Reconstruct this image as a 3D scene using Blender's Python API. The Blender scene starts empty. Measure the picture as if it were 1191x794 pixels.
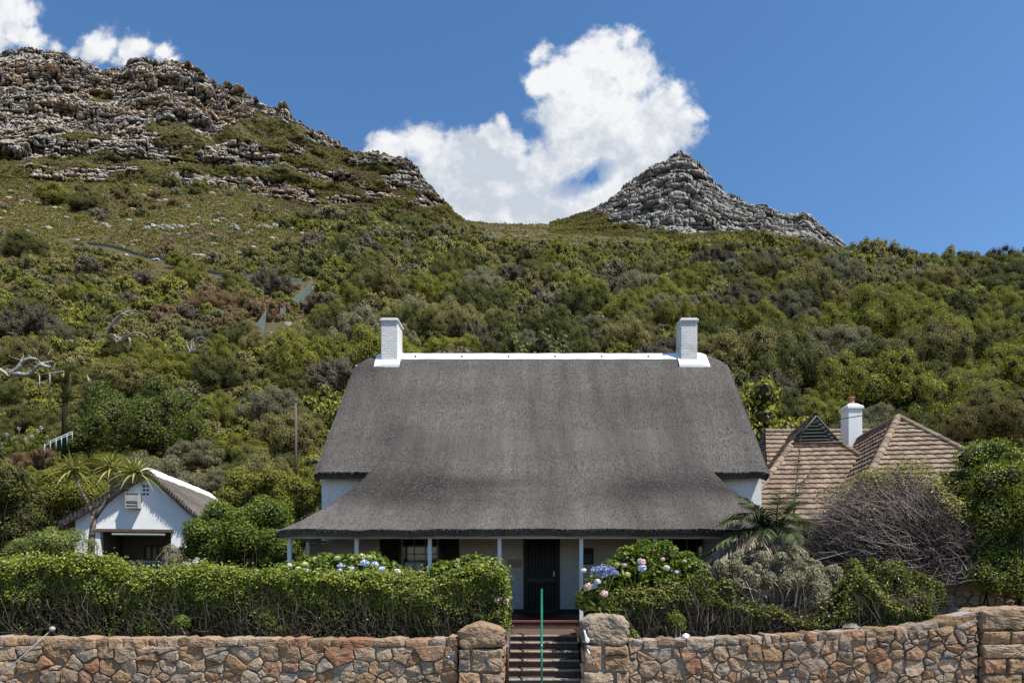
import bpy, bmesh, math, random
import numpy as np
from mathutils import Vector, noise as mnoise
random.seed(7)
RNG = np.random.default_rng(11)
PI = math.pi
scn = bpy.context.scene
COL = scn.collection

# ------------------------------------------------------------------ camera
EYE, FPX, VX, VY = 3.0, 794.0, 630.0, 662.0       # eye height, focal length and vanishing point in photo pixels
cam = bpy.data.cameras.new("camera"); cam_o = bpy.data.objects.new("camera", cam); COL.objects.link(cam_o)
cam_o.location = (0, 0, EYE); cam_o.rotation_euler = (PI/2, 0, 0)
cam.lens = 24.0; cam.sensor_width = 36.0
cam.shift_x = (595.5-VX)/1191.0; cam.shift_y = (VY-397.0)/1191.0
cam.clip_start = 0.1; cam.clip_end = 9000
scn.camera = cam_o
def at(px, py, Y): return Vector(((px-VX)/FPX*Y, Y, EYE-(py-VY)/FPX*Y))
def xat(px, Y): return (px-VX)/FPX*Y
def zat(py, Y): return EYE-(py-VY)/FPX*Y

# ------------------------------------------------------------------ sun, sky, exposure
SUN = Vector((0.50, -0.25, 1.0)).normalized()
sl = bpy.data.lights.new("sun", 'SUN'); sl.energy = 5.0; sl.angle = math.radians(0.53); sl.color = (1.0, 0.955, 0.88)
so = bpy.data.objects.new("sun", sl); COL.objects.link(so); so.rotation_euler = SUN.to_track_quat('Z', 'Y').to_euler()
so.location = (20, -20, 40)
vs = scn.view_settings
vs.view_transform = 'Standard'; vs.look = 'None'; vs.gamma = 1.0; vs.use_curve_mapping = False; vs.exposure = 0.70
scn.cycles.max_bounces = 6; scn.cycles.diffuse_bounces = 3; scn.cycles.glossy_bounces = 2
scn.cycles.transmission_bounces = 3; scn.cycles.transparent_max_bounces = 4
scn.cycles.use_denoising = True; scn.cycles.denoiser = 'OPENIMAGEDENOISE'; scn.cycles.denoising_input_passes = 'RGB_ALBEDO_NORMAL'; scn.cycles.denoising_prefilter = 'NONE'
scn.cycles.sample_clamp_indirect = 2.5

w = bpy.data.worlds.new("World"); scn.world = w; w.use_nodes = True
def build_world():
    nt = w.node_tree; N = nt.nodes; L = nt.links; N.clear()
    def nd(t, **k):
        n = N.new(t)
        for a, b in k.items(): setattr(n, a, b)
        return n
    def M(op, a, b=None, c=None, clamp=False):
        n = nd('ShaderNodeMath', operation=op); n.use_clamp = clamp
        for i, v in enumerate((a, b, c)):
            if v is None: continue
            if isinstance(v, (int, float)): n.inputs[i].default_value = v
            else: L.new(v, n.inputs[i])
        return n.outputs[0]
    out = nd('ShaderNodeOutputWorld'); bg = nd('ShaderNodeBackground'); bg.inputs['Strength'].default_value = 0.1
    sky = nd('ShaderNodeTexSky'); sky.sky_type = 'NISHITA'; sky.sun_disc = False
    sky.sun_elevation = math.asin(SUN.z); sky.sun_rotation = math.atan2(SUN.x, SUN.y)
    sky.altitude = 100; sky.air_density = 1.0; sky.dust_density = 0.4; sky.ozone_density = 2.4
    tc = nd('ShaderNodeTexCoord'); sep = nd('ShaderNodeSeparateXYZ'); L.new(tc.outputs['Generated'], sep.inputs[0])
    yy = M('MAXIMUM', sep.outputs[1], 0.02)
    u = M('DIVIDE', sep.outputs[0], yy); v = M('DIVIDE', sep.outputs[2], yy)
    comb = nd('ShaderNodeCombineXYZ'); L.new(u, comb.inputs[0]); L.new(v, comb.inputs[1])
    P = comb.outputs[0]
    def noise(scale, detail=6, rough=.55, off=0.0, src=None):
        n = nd('ShaderNodeTexNoise'); n.inputs['Scale'].default_value = scale
        n.inputs['Detail'].default_value = detail; n.inputs['Roughness'].default_value = rough
        ad = nd('ShaderNodeVectorMath', operation='ADD'); L.new(src or P, ad.inputs[0]); ad.inputs[1].default_value = (off, off*.7, off*1.3)
        L.new(ad.outputs[0], n.inputs['Vector']); return n.outputs[0]
    # warp the coordinates so that the cumulus outlines curl
    nw = nd('ShaderNodeTexNoise'); nw.inputs['Scale'].default_value = 7; nw.inputs['Detail'].default_value = 5; nw.inputs['Roughness'].default_value = .6
    L.new(P, nw.inputs['Vector'])
    wv = nd('ShaderNodeVectorMath', operation='MULTIPLY_ADD')
    sb = nd('ShaderNodeVectorMath', operation='SUBTRACT'); L.new(nw.outputs['Color'], sb.inputs[0]); sb.inputs[1].default_value = (.5, .5, .5)
    L.new(sb.outputs[0], wv.inputs[0]); wv.inputs[1].default_value = (.10, .10, 0); L.new(P, wv.inputs[2])
    PW = wv.outputs[0]
    blobs = [(622,62,24),(640,95,44),(690,90,58),(735,92,50),(765,125,46),(790,150,36),(745,150,70),(690,150,80),(662,148,46),(700,200,90),
             (488,160,40),(452,172,36),(525,190,60),(572,170,40),(612,212,38),(560,225,75),(640,225,75),(500,215,50),(620,250,90),(740,200,70),(430,180,22),
             (8,18,50),(-50,30,90),(38,44,26),(112,56,34),(150,60,32),(186,60,22),(85,55,20),(62,48,20),(204,72,16),(74,66,20)]
    field = None
    for (bx, by, r) in blobs:
        d = nd('ShaderNodeVectorMath', operation='DISTANCE'); L.new(PW, d.inputs[0])
        d.inputs[1].default_value = ((bx-VX)/FPX, (VY-by)/FPX, 0)
        f = M('MULTIPLY_ADD', d.outputs['Value'], -FPX/r, 1.0)
        f = M('MULTIPLY', f, (r/50.0)**.5)
        field = f if field is None else M('SMOOTH_MAX', field, f, .12)
    n1 = noise(11, 9, .62); n2 = noise(38, 6, .6, 3.1)
    bil = M('ABSOLUTE', M('SUBTRACT', noise(16, 5, .55, 7.7), .5))
    f = M('ADD', field, M('MULTIPLY', M('SUBTRACT', n1, .5), 1.15))
    f = M('ADD', f, M('MULTIPLY', M('SUBTRACT', n2, .5), .8))
    f = M('ADD', f, M('MULTIPLY', bil, -.35))
    mr = nd('ShaderNodeMapRange', interpolation_type='SMOOTHERSTEP'); L.new(f, mr.inputs['Value'])
    mr.inputs['From Min'].default_value = .02; mr.inputs['From Max'].default_value = .55
    front = M('GREATER_THAN', sep.outputs[1], .03)
    alpha = M('MULTIPLY', mr.outputs[0], front)
    # two gaps where blue shows through
    for (bx, by, rx, ry, k) in ((683,213,36,14,1.9),(624,160,20,12,1.2)):
        sv = nd('ShaderNodeVectorMath', operation='SUBTRACT'); L.new(PW, sv.inputs[0]); sv.inputs[1].default_value = ((bx-VX)/FPX, (VY-by)/FPX, 0)
        rt = nd('ShaderNodeVectorRotate', rotation_type='Z_AXIS'); L.new(sv.outputs[0], rt.inputs['Vector']); rt.inputs['Angle'].default_value = -.7
        sc = nd('ShaderNodeVectorMath', operation='MULTIPLY'); L.new(rt.outputs[0], sc.inputs[0]); sc.inputs[1].default_value = (FPX/rx, FPX/ry, 0)
        ln = nd('ShaderNodeVectorMath', operation='LENGTH'); L.new(sc.outputs[0], ln.inputs[0])
        g = M('MAXIMUM', M('SUBTRACT', 1.25, ln.outputs['Value']), 0.0)
        g = M('MULTIPLY', M('MULTIPLY', g, k), M('MULTIPLY_ADD', n1, 1.6, -.2), clamp=True)
        alpha = M('MULTIPLY', alpha, M('SUBTRACT', 1.0, g))
    # thickness -> brightness, with relief from the difference of the noise toward the sun
    n1b = noise(11, 9, .62, 0.0, None)
    ad = nd('ShaderNodeVectorMath', operation='ADD'); L.new(P, ad.inputs[0]); ad.inputs[1].default_value = (.012, .02, 0)
    n1c = noise(11, 9, .62, 0.0, ad.outputs[0])
    rel = M('SUBTRACT', n1, n1c)
    soft = noise(5.5, 3, .5, 5.3)
    sh = M('MULTIPLY_ADD', rel, 1.5, .89)
    sh = M('ADD', sh, M('MULTIPLY', M('SUBTRACT', soft, .5), -.8))
    # lower reaches of the bank sit in its own shade
    sh = M('ADD', sh, M('MULTIPLY', M('SUBTRACT', v, .66), .8))
    sh = M('MINIMUM', M('MAXIMUM', sh, .70), 1.04)
    ccol = nd('ShaderNodeMix', data_type='RGBA')
    fac = nd('ShaderNodeMapRange'); L.new(sh, fac.inputs['Value']); fac.inputs['From Min'].default_value = .6; fac.inputs['From Max'].default_value = 1.04
    L.new(fac.outputs[0], ccol.inputs['Factor']); ccol.inputs['A'].default_value = (3.0, 3.4, 4.0, 1); ccol.inputs['B'].default_value = (5.7, 5.75, 5.85, 1)
    hs = nd('ShaderNodeHueSaturation'); L.new(sky.outputs[0], hs.inputs['Color']); hs.inputs['Saturation'].default_value = 1.2; hs.inputs['Value'].default_value = 1.0
    mx = nd('ShaderNodeMix', data_type='RGBA'); L.new(alpha, mx.inputs['Factor']); L.new(hs.outputs[0], mx.inputs['A']); L.new(ccol.outputs['Result'], mx.inputs['B'])
    L.new(mx.outputs['Result'], bg.inputs['Color']); L.new(bg.outputs[0], out.inputs['Surface'])
    w.cycles.sampling_method = 'MANUAL'; w.cycles.sample_map_resolution = 512
build_world()

# ------------------------------------------------------------------ helpers: objects
def tag(o, label=None, cat=None, group=None, kind=None):
    if label: o['label'] = label
    if cat: o['category'] = cat
    if group: o['group'] = group
    if kind: o['kind'] = kind
    return o
def empty(name, loc=(0,0,0), rz=0, label=None, cat=None, group=None):
    o = bpy.data.objects.new(name, None); COL.objects.link(o); o.location = loc; o.rotation_euler = (0,0,rz)
    o.empty_display_size = .2
    return tag(o, label, cat, group)

class Geo:
    def __init__(s): s.V=[]; s.F=[]; s.T=[]; s.n=0
    def add(s, V, F, mat=0, tint=None, smooth=False):
        V = np.asarray(V, dtype=np.float64).reshape(-1,3)
        if tint is None: tint = np.full(len(V), .5)
        elif np.isscalar(tint): tint = np.full(len(V), float(tint))
        if isinstance(F, np.ndarray): Fl = [F]
        else:
            d = {}
            for f in F: d.setdefault(len(f), []).append(f)
            Fl = [np.array(x, dtype=np.int64) for x in d.values()]
        for fa in Fl:
            if len(fa): s.F.append((fa+s.n, mat, smooth))
        s.V.append(V); s.T.append(np.asarray(tint)); s.n += len(V)
        return s
    def merge(s, g, mat=None):
        for V, T in zip(g.V, g.T): s.V.append(V); s.T.append(T)
        for fa, m, sm in g.F: s.F.append((fa+s.n, m if mat is None else mat, sm))
        s.n += g.n
    def xform(s, fn): s.V = [fn(V) for V in s.V]; return s
    def mesh(s, name, mats):
        me = bpy.data.meshes.new(name)
        V = np.concatenate(s.V) if s.V else np.zeros((0,3)); T = np.concatenate(s.T) if s.T else np.zeros(0)
        me.vertices.add(len(V)); me.vertices.foreach_set('co', V.astype(np.float32).ravel())
        ls = []; tot = []; mi = []; sm = []
        for fa, m, smo in s.F:
            ls.append(fa.ravel()); tot.append(np.full(len(fa), fa.shape[1])); mi.append(np.full(len(fa), m)); sm.append(np.full(len(fa), smo))
        ls = np.concatenate(ls); tot = np.concatenate(tot); mi = np.concatenate(mi); sm = np.concatenate(sm)
        me.loops.add(len(ls)); me.loops.foreach_set('vertex_index', ls.astype(np.int32))
        me.polygons.add(len(tot)); st = np.concatenate(([0], np.cumsum(tot)[:-1]))
        me.polygons.foreach_set('loop_start', st.astype(np.int32)); me.polygons.foreach_set('loop_total', tot.astype(np.int32))
        me.polygons.foreach_set('material_index', mi.astype(np.int32)); me.polygons.foreach_set('use_smooth', sm.astype(bool))
        a = me.attributes.new('tint', 'FLOAT', 'POINT'); a.data.foreach_set('value', T.astype(np.float32))
        for m in (mats if isinstance(mats, (list, tuple)) else [mats]): me.materials.append(m)
        me.update(calc_edges=True); me.validate()
        return me
    def build(s, name, mats, parent=None, loc=None, bevel=0):
        o = bpy.data.objects.new(name, s.mesh(name, mats)); COL.objects.link(o)
        if parent: o.parent = parent
        if loc is not None: o.location = loc
        if bevel:
            b = o.modifiers.new('bevel', 'BEVEL'); b.width = bevel; b.segments = 2; b.limit_method = 'ANGLE'
        return o

BOXF = np.array([[0,3,2,1],[4,5,6,7],[0,1,5,4],[1,2,6,5],[2,3,7,6],[3,0,4,7]])
def box(g, x0,x1,y0,y1,z0,z1, mat=0, tint=None):
    g.add([(x0,y0,z0),(x1,y0,z0),(x1,y1,z0),(x0,y1,z0),(x0,y0,z1),(x1,y0,z1),(x1,y1,z1),(x0,y1,z1)], BOXF, mat, tint); return g
def tubes(g, PL, R, sides=3, mat=0, tint=None, smooth=True, cap=False):
    """PL (n,k,3) polylines, R (n,k) radii"""
    PL = np.asarray(PL, float); R = np.asarray(R, float)
    n, k, _ = PL.shape
    T = np.gradient(PL, axis=1); T /= np.linalg.norm(T, axis=2, keepdims=True)+1e-9
    up = np.where(np.abs(T[...,2:3])>.9, np.array([1.,0,0]), np.array([0,0,1.]))
    A = np.cross(T, up); A /= np.linalg.norm(A, axis=2, keepdims=True)+1e-9
    B = np.cross(T, A)
    ang = np.arange(sides)*2*PI/sides
    V = PL[:,:,None,:] + R[:,:,None,None]*(np.cos(ang)[None,None,:,None]*A[:,:,None,:]+np.sin(ang)[None,None,:,None]*B[:,:,None,:])
    idx = np.arange(n*k*sides).reshape(n,k,sides)
    a = idx[:,:-1,:]; b = np.roll(idx,-1,axis=2)[:,:-1,:]; c = np.roll(idx,-1,axis=2)[:,1:,:]; d = idx[:,1:,:]
    F = np.stack([a,b,c,d],-1).reshape(-1,4)
    if tint is None: tv = np.repeat(RNG.random(n), k*sides)
    else: tv = np.full(n*k*sides, tint)
    base = g.n
    g.add(V.reshape(-1,3), F, mat, tv, smooth)
    if cap:
        g.F.append((np.concatenate([idx[:,0,::-1], idx[:,-1,:]])+base, mat, False))
    return g
def tube1(g, pts, r, sides=8, mat=0, tint=.5):
    pts = np.array([tuple(p) for p in pts], float); r = np.full(len(pts), r) if np.isscalar(r) else np.array(r)
    return tubes(g, pts[None], r[None], sides, mat, tint, True, True)
def leaves(g, P, N, size, rng, aspect=.55, jit=.6, fold=.12, mat=0, tint=None):
    n = len(P)
    if n == 0: return g
    size = np.broadcast_to(np.asarray(size, float), (n,))[:,None]
    nn = N + jit*rng.standard_normal((n,3)); nn /= np.linalg.norm(nn,axis=1,keepdims=True)+1e-9
    t = np.cross(nn, rng.standard_normal((n,3))); t /= np.linalg.norm(t,axis=1,keepdims=True)+1e-9
    b = np.cross(nn, t)
    V = np.stack([P-t*size*.5, P+b*size*aspect*.5+nn*size*fold, P+t*size*.5, P-b*size*aspect*.5+nn*size*fold], 1)
    F = np.arange(4*n).reshape(n,4)
    tv = np.repeat(rng.random(n) if tint is None else tint, 4)
    return g.add(V.reshape(-1,3), F, mat, tv)

# ------------------------------------------------------------------ helpers: noise in numpy
def _h(ix, iy, iz, s=0):
    h = (ix.astype(np.int64)*374761393 + iy.astype(np.int64)*668265263 + iz.astype(np.int64)*2147483647 + s*1274126177) & 0xffffffff
    h = ((h ^ (h>>13))*1274126177) & 0xffffffff
    h = ((h ^ (h>>16))*2246822519) & 0xffffffff
    return ((h ^ (h>>15)) & 0xffffff)/float(0xffffff)
def vnoise(P, s=0):
    P = np.asarray(P, float); i = np.floor(P); f = P-i; f = f*f*(3-2*f); i = i.astype(np.int64)
    r = 0
    for dx in (0,1):
        for dy in (0,1):
            for dz in (0,1):
                wgt = (f[...,0] if dx else 1-f[...,0])*(f[...,1] if dy else 1-f[...,1])*(f[...,2] if dz else 1-f[...,2])
                r = r + wgt*_h(i[...,0]+dx, i[...,1]+dy, i[...,2]+dz, s)
    return r
def fbm(P, oct=4, s=0, gain=.5):
    P = np.asarray(P, float); a = 1.; t = 0; r = 0
    for k in range(oct):
        r = r + a*(vnoise(P, s+k)-.5); t += a; a *= gain; P = P*2.03+17.3
    return r/t*2
def blocks(x, z, w, h, s=0):
    """stacked blocks in beds of uneven thickness: (random value of the block, distance to its nearest joint in block heights)"""
    zz = z/h; i = np.floor(zz); f = zz-i; c = .25+.5*_h(i.astype(np.int64), 0*i.astype(np.int64)+s, 0*i.astype(np.int64))       # split some beds in two
    up = (f > c); ez = np.minimum(np.where(up, f-c, f), np.where(up, 1-f, c-f)); k = (i*2+up).astype(np.int64); o = np.zeros_like(k)
    wi = w*(.55+1.1*_h(k, o+s+1, o)); u = x/wi+_h(k, o+s+2, o)*97; j = np.floor(u); g = u-j; ex = np.minimum(g, 1-g)*wi/h
    return _h(k, j.astype(np.int64), o+s+3), np.minimum(ex, ez)
def worley(P, s=0):
    """nearest jittered cell: (random value of the cell, distance to the border between the two nearest)"""
    P = np.asarray(P, float); i = np.floor(P).astype(np.int64)
    d1 = np.full(P.shape[:-1], 9.); d2 = d1.copy(); val = np.zeros(P.shape[:-1])
    for dx in (-1,0,1):
        for dy in (-1,0,1):
            for dz in (-1,0,1):
                cx, cy, cz = i[...,0]+dx, i[...,1]+dy, i[...,2]+dz
                q = np.stack([cx+_h(cx,cy,cz,s+1), cy+_h(cx,cy,cz,s+2), cz+_h(cx,cy,cz,s+3)], -1)
                d = np.linalg.norm(q-P, axis=-1)
                nr = d < d1
                d2 = np.where(nr, d1, np.minimum(d2, d)); val = np.where(nr, _h(cx,cy,cz,s+4), val); d1 = np.where(nr, d, d1)
    return val, d2-d1

# ------------------------------------------------------------------ materials
def newmat(name):
    m = bpy.data.materials.new(name); m.use_nodes = True; nt = m.node_tree
    return m, nt, nt.nodes, nt.links, nt.nodes['Principled BSDF']
def rgba(c): return (c[0], c[1], c[2], 1)
def ramp_node(N, L, src, cols):
    r = N.new('ShaderNodeValToRGB'); e = r.color_ramp.elements
    while len(e) < len(cols): e.new(.5)
    for k, (p, c) in enumerate(cols): e[k].position = p; e[k].color = rgba(c)
    L.new(src, r.inputs[0]); return r.outputs[0]
def tex_noise(N, L, scale, detail=4, rough=.55, vec=None, dist=0):
    n = N.new('ShaderNodeTexNoise'); n.inputs['Scale'].default_value = scale; n.inputs['Detail'].default_value = detail
    n.inputs['Roughness'].default_value = rough; n.inputs['Distortion'].default_value = dist
    if vec is not None: L.new(vec, n.inputs['Vector'])
    return n.outputs[0]
def mapping(N, L, scale=(1,1,1), coord='Object', rot=(0,0,0)):
    t = N.new('ShaderNodeTexCoord'); m = N.new('ShaderNodeMapping'); L.new(t.outputs[coord], m.inputs[0])
    m.inputs['Scale'].default_value = scale; m.inputs['Rotation'].default_value = rot; return m.outputs[0]
def mixc(N, L, fac, a, b, mode='MIX'):
    m = N.new('ShaderNodeMix'); m.data_type = 'RGBA'; m.blend_type = mode
    for sock, v in (('Factor', fac), ('A', a), ('B', b)):
        if isinstance(v, (int, float)): m.inputs[sock].default_value = v
        elif isinstance(v, tuple): m.inputs[sock].default_value = rgba(v)
        else: L.new(v, m.inputs[sock])
    return m.outputs['Result']
def bump(N, L, B, height, strength=.4, dist=.02):
    b = N.new('ShaderNodeBump'); b.inputs['Strength'].default_value = strength; b.inputs['Distance'].default_value = dist
    L.new(height, b.inputs['Height']); L.new(b.outputs[0], B.inputs['Normal'])
def leaf_mat(name, cols, rough=.45, trans=.25, spec=.35, objvar=.25):
    m, nt, N, L, B = newmat(name)
    a = N.new('ShaderNodeAttribute'); a.attribute_name = 'tint'
    c = ramp_node(N, L, a.outputs['Fac'], [(k/(len(cols)-1), x) for k, x in enumerate(cols)])
    oi = N.new('ShaderNodeObjectInfo'); mr = N.new('ShaderNodeMapRange'); L.new(oi.outputs['Random'], mr.inputs[0])
    mr.inputs[3].default_value = 1-objvar; mr.inputs[4].default_value = 1+objvar
    hs = N.new('ShaderNodeHueSaturation'); L.new(c, hs.inputs['Color']); L.new(mr.outputs[0], hs.inputs['Value'])
    L.new(hs.outputs[0], B.inputs['Base Color']); B.inputs['Roughness'].default_value = rough; B.inputs['Specular IOR Level'].default_value = spec
    if trans:
        tr = N.new('ShaderNodeBsdfTranslucent'); g = N.new('ShaderNodeHueSaturation'); L.new(hs.outputs[0], g.inputs['Color']); g.inputs['Value'].default_value = 1.5; g.inputs['Saturation'].default_value = 1.1
        L.new(g.outputs[0], tr.inputs[0]); mx = N.new('ShaderNodeMixShader'); mx.inputs[0].default_value = trans
        L.new(B.outputs[0], mx.inputs[1]); L.new(tr.outputs[0], mx.inputs[2]); L.new(mx.outputs[0], N['Material Output'].inputs[0])
    return m
def plain(name, col, rough=.6, var=.12, scale=6, spec=.3, bmp=.0, metal=0):
    m, nt, N, L, B = newmat(name)
    n = tex_noise(N, L, scale, 5, .6, mapping(N, L))
    lo = tuple(x*(1-var) for x in col); hi = tuple(min(1, x*(1+var)) for x in col)
    c = ramp_node(N, L, n, [(.3, lo), (.7, hi)]); L.new(c, B.inputs['Base Color'])
    B.inputs['Roughness'].default_value = rough; B.inputs['Specular IOR Level'].default_value = spec; B.inputs['Metallic'].default_value = metal
    if bmp: bump(N, L, B, tex_noise(N, L, scale*6, 4, .6, mapping(N, L)), bmp, .01)
    return m

MAT = {}
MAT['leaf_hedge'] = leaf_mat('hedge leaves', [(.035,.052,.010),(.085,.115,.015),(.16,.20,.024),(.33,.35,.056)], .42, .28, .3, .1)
MAT['leaf_shaggy'] = leaf_mat('shaggy shrub leaves', [(.03,.042,.012),(.065,.082,.016),(.115,.135,.024),(.26,.26,.05)], .45, .25, .25, .1)
MAT['leaf_green'] = leaf_mat('mid green leaves', [(.045,.062,.013),(.085,.11,.02),(.155,.18,.036)], .55, .18, .15)
MAT['leaf_creeper'] = leaf_mat('creeper leaves', [(.16,.07,.035),(.10,.10,.03),(.13,.15,.025),(.22,.225,.04),(.34,.31,.07)], .45, .3, .25, .1)
MAT['leaf_hydr'] = leaf_mat('hydrangea leaves', [(.055,.09,.014),(.11,.155,.02),(.20,.24,.035)], .45, .32, .25, .1)
MAT['leaf_bright'] = leaf_mat('bright green leaves', [(.10,.112,.016),(.178,.185,.028),(.29,.28,.055)], .6, .18, .12)
MAT['leaf_dark'] = leaf_mat('dark green leaves', [(.046,.052,.013),(.088,.096,.022),(.165,.17,.044)], .6, .15, .15)
MAT['leaf_olive'] = leaf_mat('olive leaves', [(.12,.108,.034),(.195,.175,.058),(.30,.265,.105)], .65, .15, .1)
MAT['leaf_grey'] = leaf_mat('grey green leaves', [(.12,.12,.063),(.185,.178,.10),(.27,.25,.155)], .7, .15, .1)
MAT['leaf_dry'] = leaf_mat('dry brown foliage', [(.085,.07,.055),(.14,.115,.09),(.20,.17,.135)], .8, .15, .08)
MAT['leaf_pink'] = leaf_mat('reddish foliage', [(.13,.09,.045),(.19,.125,.065),(.26,.16,.10)], .8, .2, .08)
MAT['leaf_silver'] = leaf_mat('silvery leaves', [(.15,.145,.085),(.26,.24,.155),(.40,.37,.26)], .6, .2, .2, .1)
MAT['twig'] = leaf_mat('bare twigs', [(.075,.062,.05),(.17,.145,.12),(.34,.30,.255)], .8, 0, .2, .1)
MAT['hedge_twig'] = leaf_mat('hedge stems', [(.04,.032,.025),(.075,.06,.048),(.17,.145,.12)], .8, 0, .15, .1)
MAT['twig_brown'] = leaf_mat('purple brown twigs', [(.07,.055,.048),(.15,.12,.108),(.32,.27,.24)], .8, 0, .2, .1)
MAT['twig_dark'] = leaf_mat('dark bark', [(.026,.024,.013),(.04,.036,.02),(.06,.052,.03)], .85, 0, .1, .1)
MAT['deadwood'] = plain('bleached dead wood', (.27,.25,.225), .75, .25, 9)
MAT['white_paint'] = plain('white paint', (.80,.80,.78), .55, .05, 3, .3, .1)
MAT['post_paint'] = plain('white post paint', (.70,.72,.73), .5, .06, 3)
MAT['dark_paint'] = plain('black brown paint', (.012,.011,.010), .4, .2, 5)
MAT['iron'] = plain('dark iron', (.02,.018,.017), .45, .3, 20)
MAT['rust'] = plain('rusty iron', (.075,.05,.038), .7, .4, 14)
MAT['green_paint'] = plain('green rail paint', (.01,.125,.078), .35, .25, 12, .5)
MAT['net'] = plain('teal shade netting', (.11,.145,.135), .85, .4, 3)
MAT['blue_rail'] = plain('pale blue rail paint', (.30,.36,.39), .5, .1, 6)
MAT['post_wood'] = plain('weathered post', (.09,.07,.055), .8, .3, 10)
MAT['pale_wood'] = plain('pale weathered rail', (.33,.32,.30), .8, .2, 10)
MAT['silver'] = plain('grey aerial metal', (.32,.31,.30), .45, .05, 5)
MAT['terracotta'] = plain('terracotta pot', (.36,.15,.09), .7, .2, 10)
MAT['red_stoep'] = plain('red polished stoep edge', (.17,.05,.045), .5, .25, 14)
MAT['stoep_floor'] = plain('dark red stoep floor', (.07,.03,.026), .5, .25, 8)
MAT['black_cable'] = plain('black cable', (.02,.02,.02), .6, .1, 3)
MAT['vent_green'] = plain('faded green louvre', (.062,.062,.052), .7, .35, 12)
MAT['car_paint'] = plain('silver car paint', (.30,.31,.32), .3, .03, 3, .5, 0, .4)
MAT['rubber'] = plain('tyre rubber', (.02,.02,.02), .8, .1, 9)
MAT['scrap_white'] = plain('white paper', (.82,.82,.80), .7, .05, 9)
MAT['scrap_blue'] = plain('blue plastic', (.10,.28,.60), .4, .05, 9)
MAT['lock'] = plain('padlock steel', (.42,.45,.48), .4, .15, 9, .5, 0, .5)

def mat_glass():
    m, nt, N, L, B = newmat('dark window glass')
    B.inputs['Base Color'].default_value = (.012,.014,.016,1); B.inputs['Roughness'].default_value = .06; B.inputs['Specular IOR Level'].default_value = .8
    return m
MAT['glass'] = mat_glass()
def mat_sash_reflection():
    return plain('painted sash reflection', (.55,.60,.66), .9, .1, 8)
MAT['sash_reflection'] = mat_sash_reflection()

def mat_thatch(name, c0, c1, c2):
    m, nt, N, L, B = newmat(name)
    v1 = mapping(N, L, (60, 8, 8)); v2 = mapping(N, L, (1,1,1))
    fine = tex_noise(N, L, 1.0, 6, .72, v1)
    fine2 = tex_noise(N, L, 40, 5, .75, v2)
    s = N.new('ShaderNodeMath'); s.operation = 'ADD'; L.new(fine, s.inputs[0]); L.new(fine2, s.inputs[1])
    h = N.new('ShaderNodeMath'); h.operation = 'MULTIPLY'; h.inputs[1].default_value = .5; L.new(s.outputs[0], h.inputs[0])
    c = ramp_node(N, L, h.outputs[0], [(.34, c0), (.5, c1), (.66, c2)])
    a = N.new('ShaderNodeAttribute'); a.attribute_name = 'tint'
    tc = ramp_node(N, L, a.outputs['Fac'], [(0, (.35,.33,.32)), (.5, (1,1,1)), (1, (1.35,1.35,1.33))])
    c = mixc(N, L, 1.0, c, tc, 'MULTIPLY')
    sk = tex_noise(N, L, 1.0, 6, .7, mapping(N, L, (3.2,.22,.22)), .3)
    c = mixc(N, L, 1.0, c, ramp_node(N, L, sk, [(.34,(.84,.83,.83)),(.5,(1,1,1)),(.68,(1.12,1.12,1.11))]), 'MULTIPLY')
    # damp and algae blotches of its own shape
    big = tex_noise(N, L, .55, 5, .6, mapping(N, L, (1.3,.22,.22)))
    st = ramp_node(N, L, big, [(.36, (.68,.67,.67)), (.52, (1,1,1)), (.70, (1.28,1.28,1.27))])
    c = mixc(N, L, 1.0, c, st, 'MULTIPLY')
    L.new(c, B.inputs['Base Color']); B.inputs['Roughness'].default_value = .85; B.inputs['Specular IOR Level'].default_value = .15
    bump(N, L, B, h.outputs[0], .9, .03)
    return m
MAT['thatch'] = mat_thatch('weathered grey thatch', (.034,.031,.028), (.089,.082,.075), (.165,.154,.143))
MAT['thatch_brown'] = mat_thatch('brown grey thatch', (.06,.05,.043), (.13,.11,.095), (.23,.20,.175))
MAT['straw'] = leaf_mat('thatch straw', [(.036,.033,.031),(.08,.075,.070),(.142,.134,.126)], .8, 0, .2, 0)

def mat_stone():
    m, nt, N, L, B = newmat('wall stone')
    a = N.new('ShaderNodeAttribute'); a.attribute_name = 'tint'
    base = ramp_node(N, L, a.outputs['Fac'], [(0,(.23,.16,.10)),(.16,(.33,.235,.15)),(.30,(.23,.21,.18)),(.44,(.39,.31,.225)),(.56,(.27,.15,.09)),(.68,(.33,.30,.255)),(.80,(.36,.26,.18)),(.9,(.20,.155,.115)),(1,(.40,.33,.25))])
    v = mapping(N, L)
    n1 = tex_noise(N, L, 5, 6, .65, v, .6); n2 = tex_noise(N, L, 30, 6, .7, v)
    st = ramp_node(N, L, n1, [(.3,(.62,.58,.56)),(.46,(1,.98,.95)),(.62,(1.15,.92,.70)),(.78,(.85,.88,.92))])
    c = mixc(N, L, .8, base, st, 'MULTIPLY')
    sp = ramp_node(N, L, n2, [(.32,(.45,.42,.4)),(.48,(1,1,1)),(.68,(1.3,1.28,1.25))])
    c = mixc(N, L, .8, c, sp, 'MULTIPLY')
    n4 = tex_noise(N, L, 2.3, 7, .7, v, 1.0)
    c = mixc(N, L, .85, c, ramp_node(N, L, n4, [(.30,(.50,.47,.44)),(.44,(1,1,1)),(.60,(1,1,1)),(.70,(1.25,1.27,1.25))]), 'MULTIPLY')
    L.new(c, B.inputs['Base Color']); B.inputs['Roughness'].default_value = .9; B.inputs['Specular IOR Level'].default_value = .15
    n3 = tex_noise(N, L, 16, 8, .7, v)
    bump(N, L, B, n3, 1.0, .06)
    return m
MAT['stone'] = mat_stone()
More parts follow.
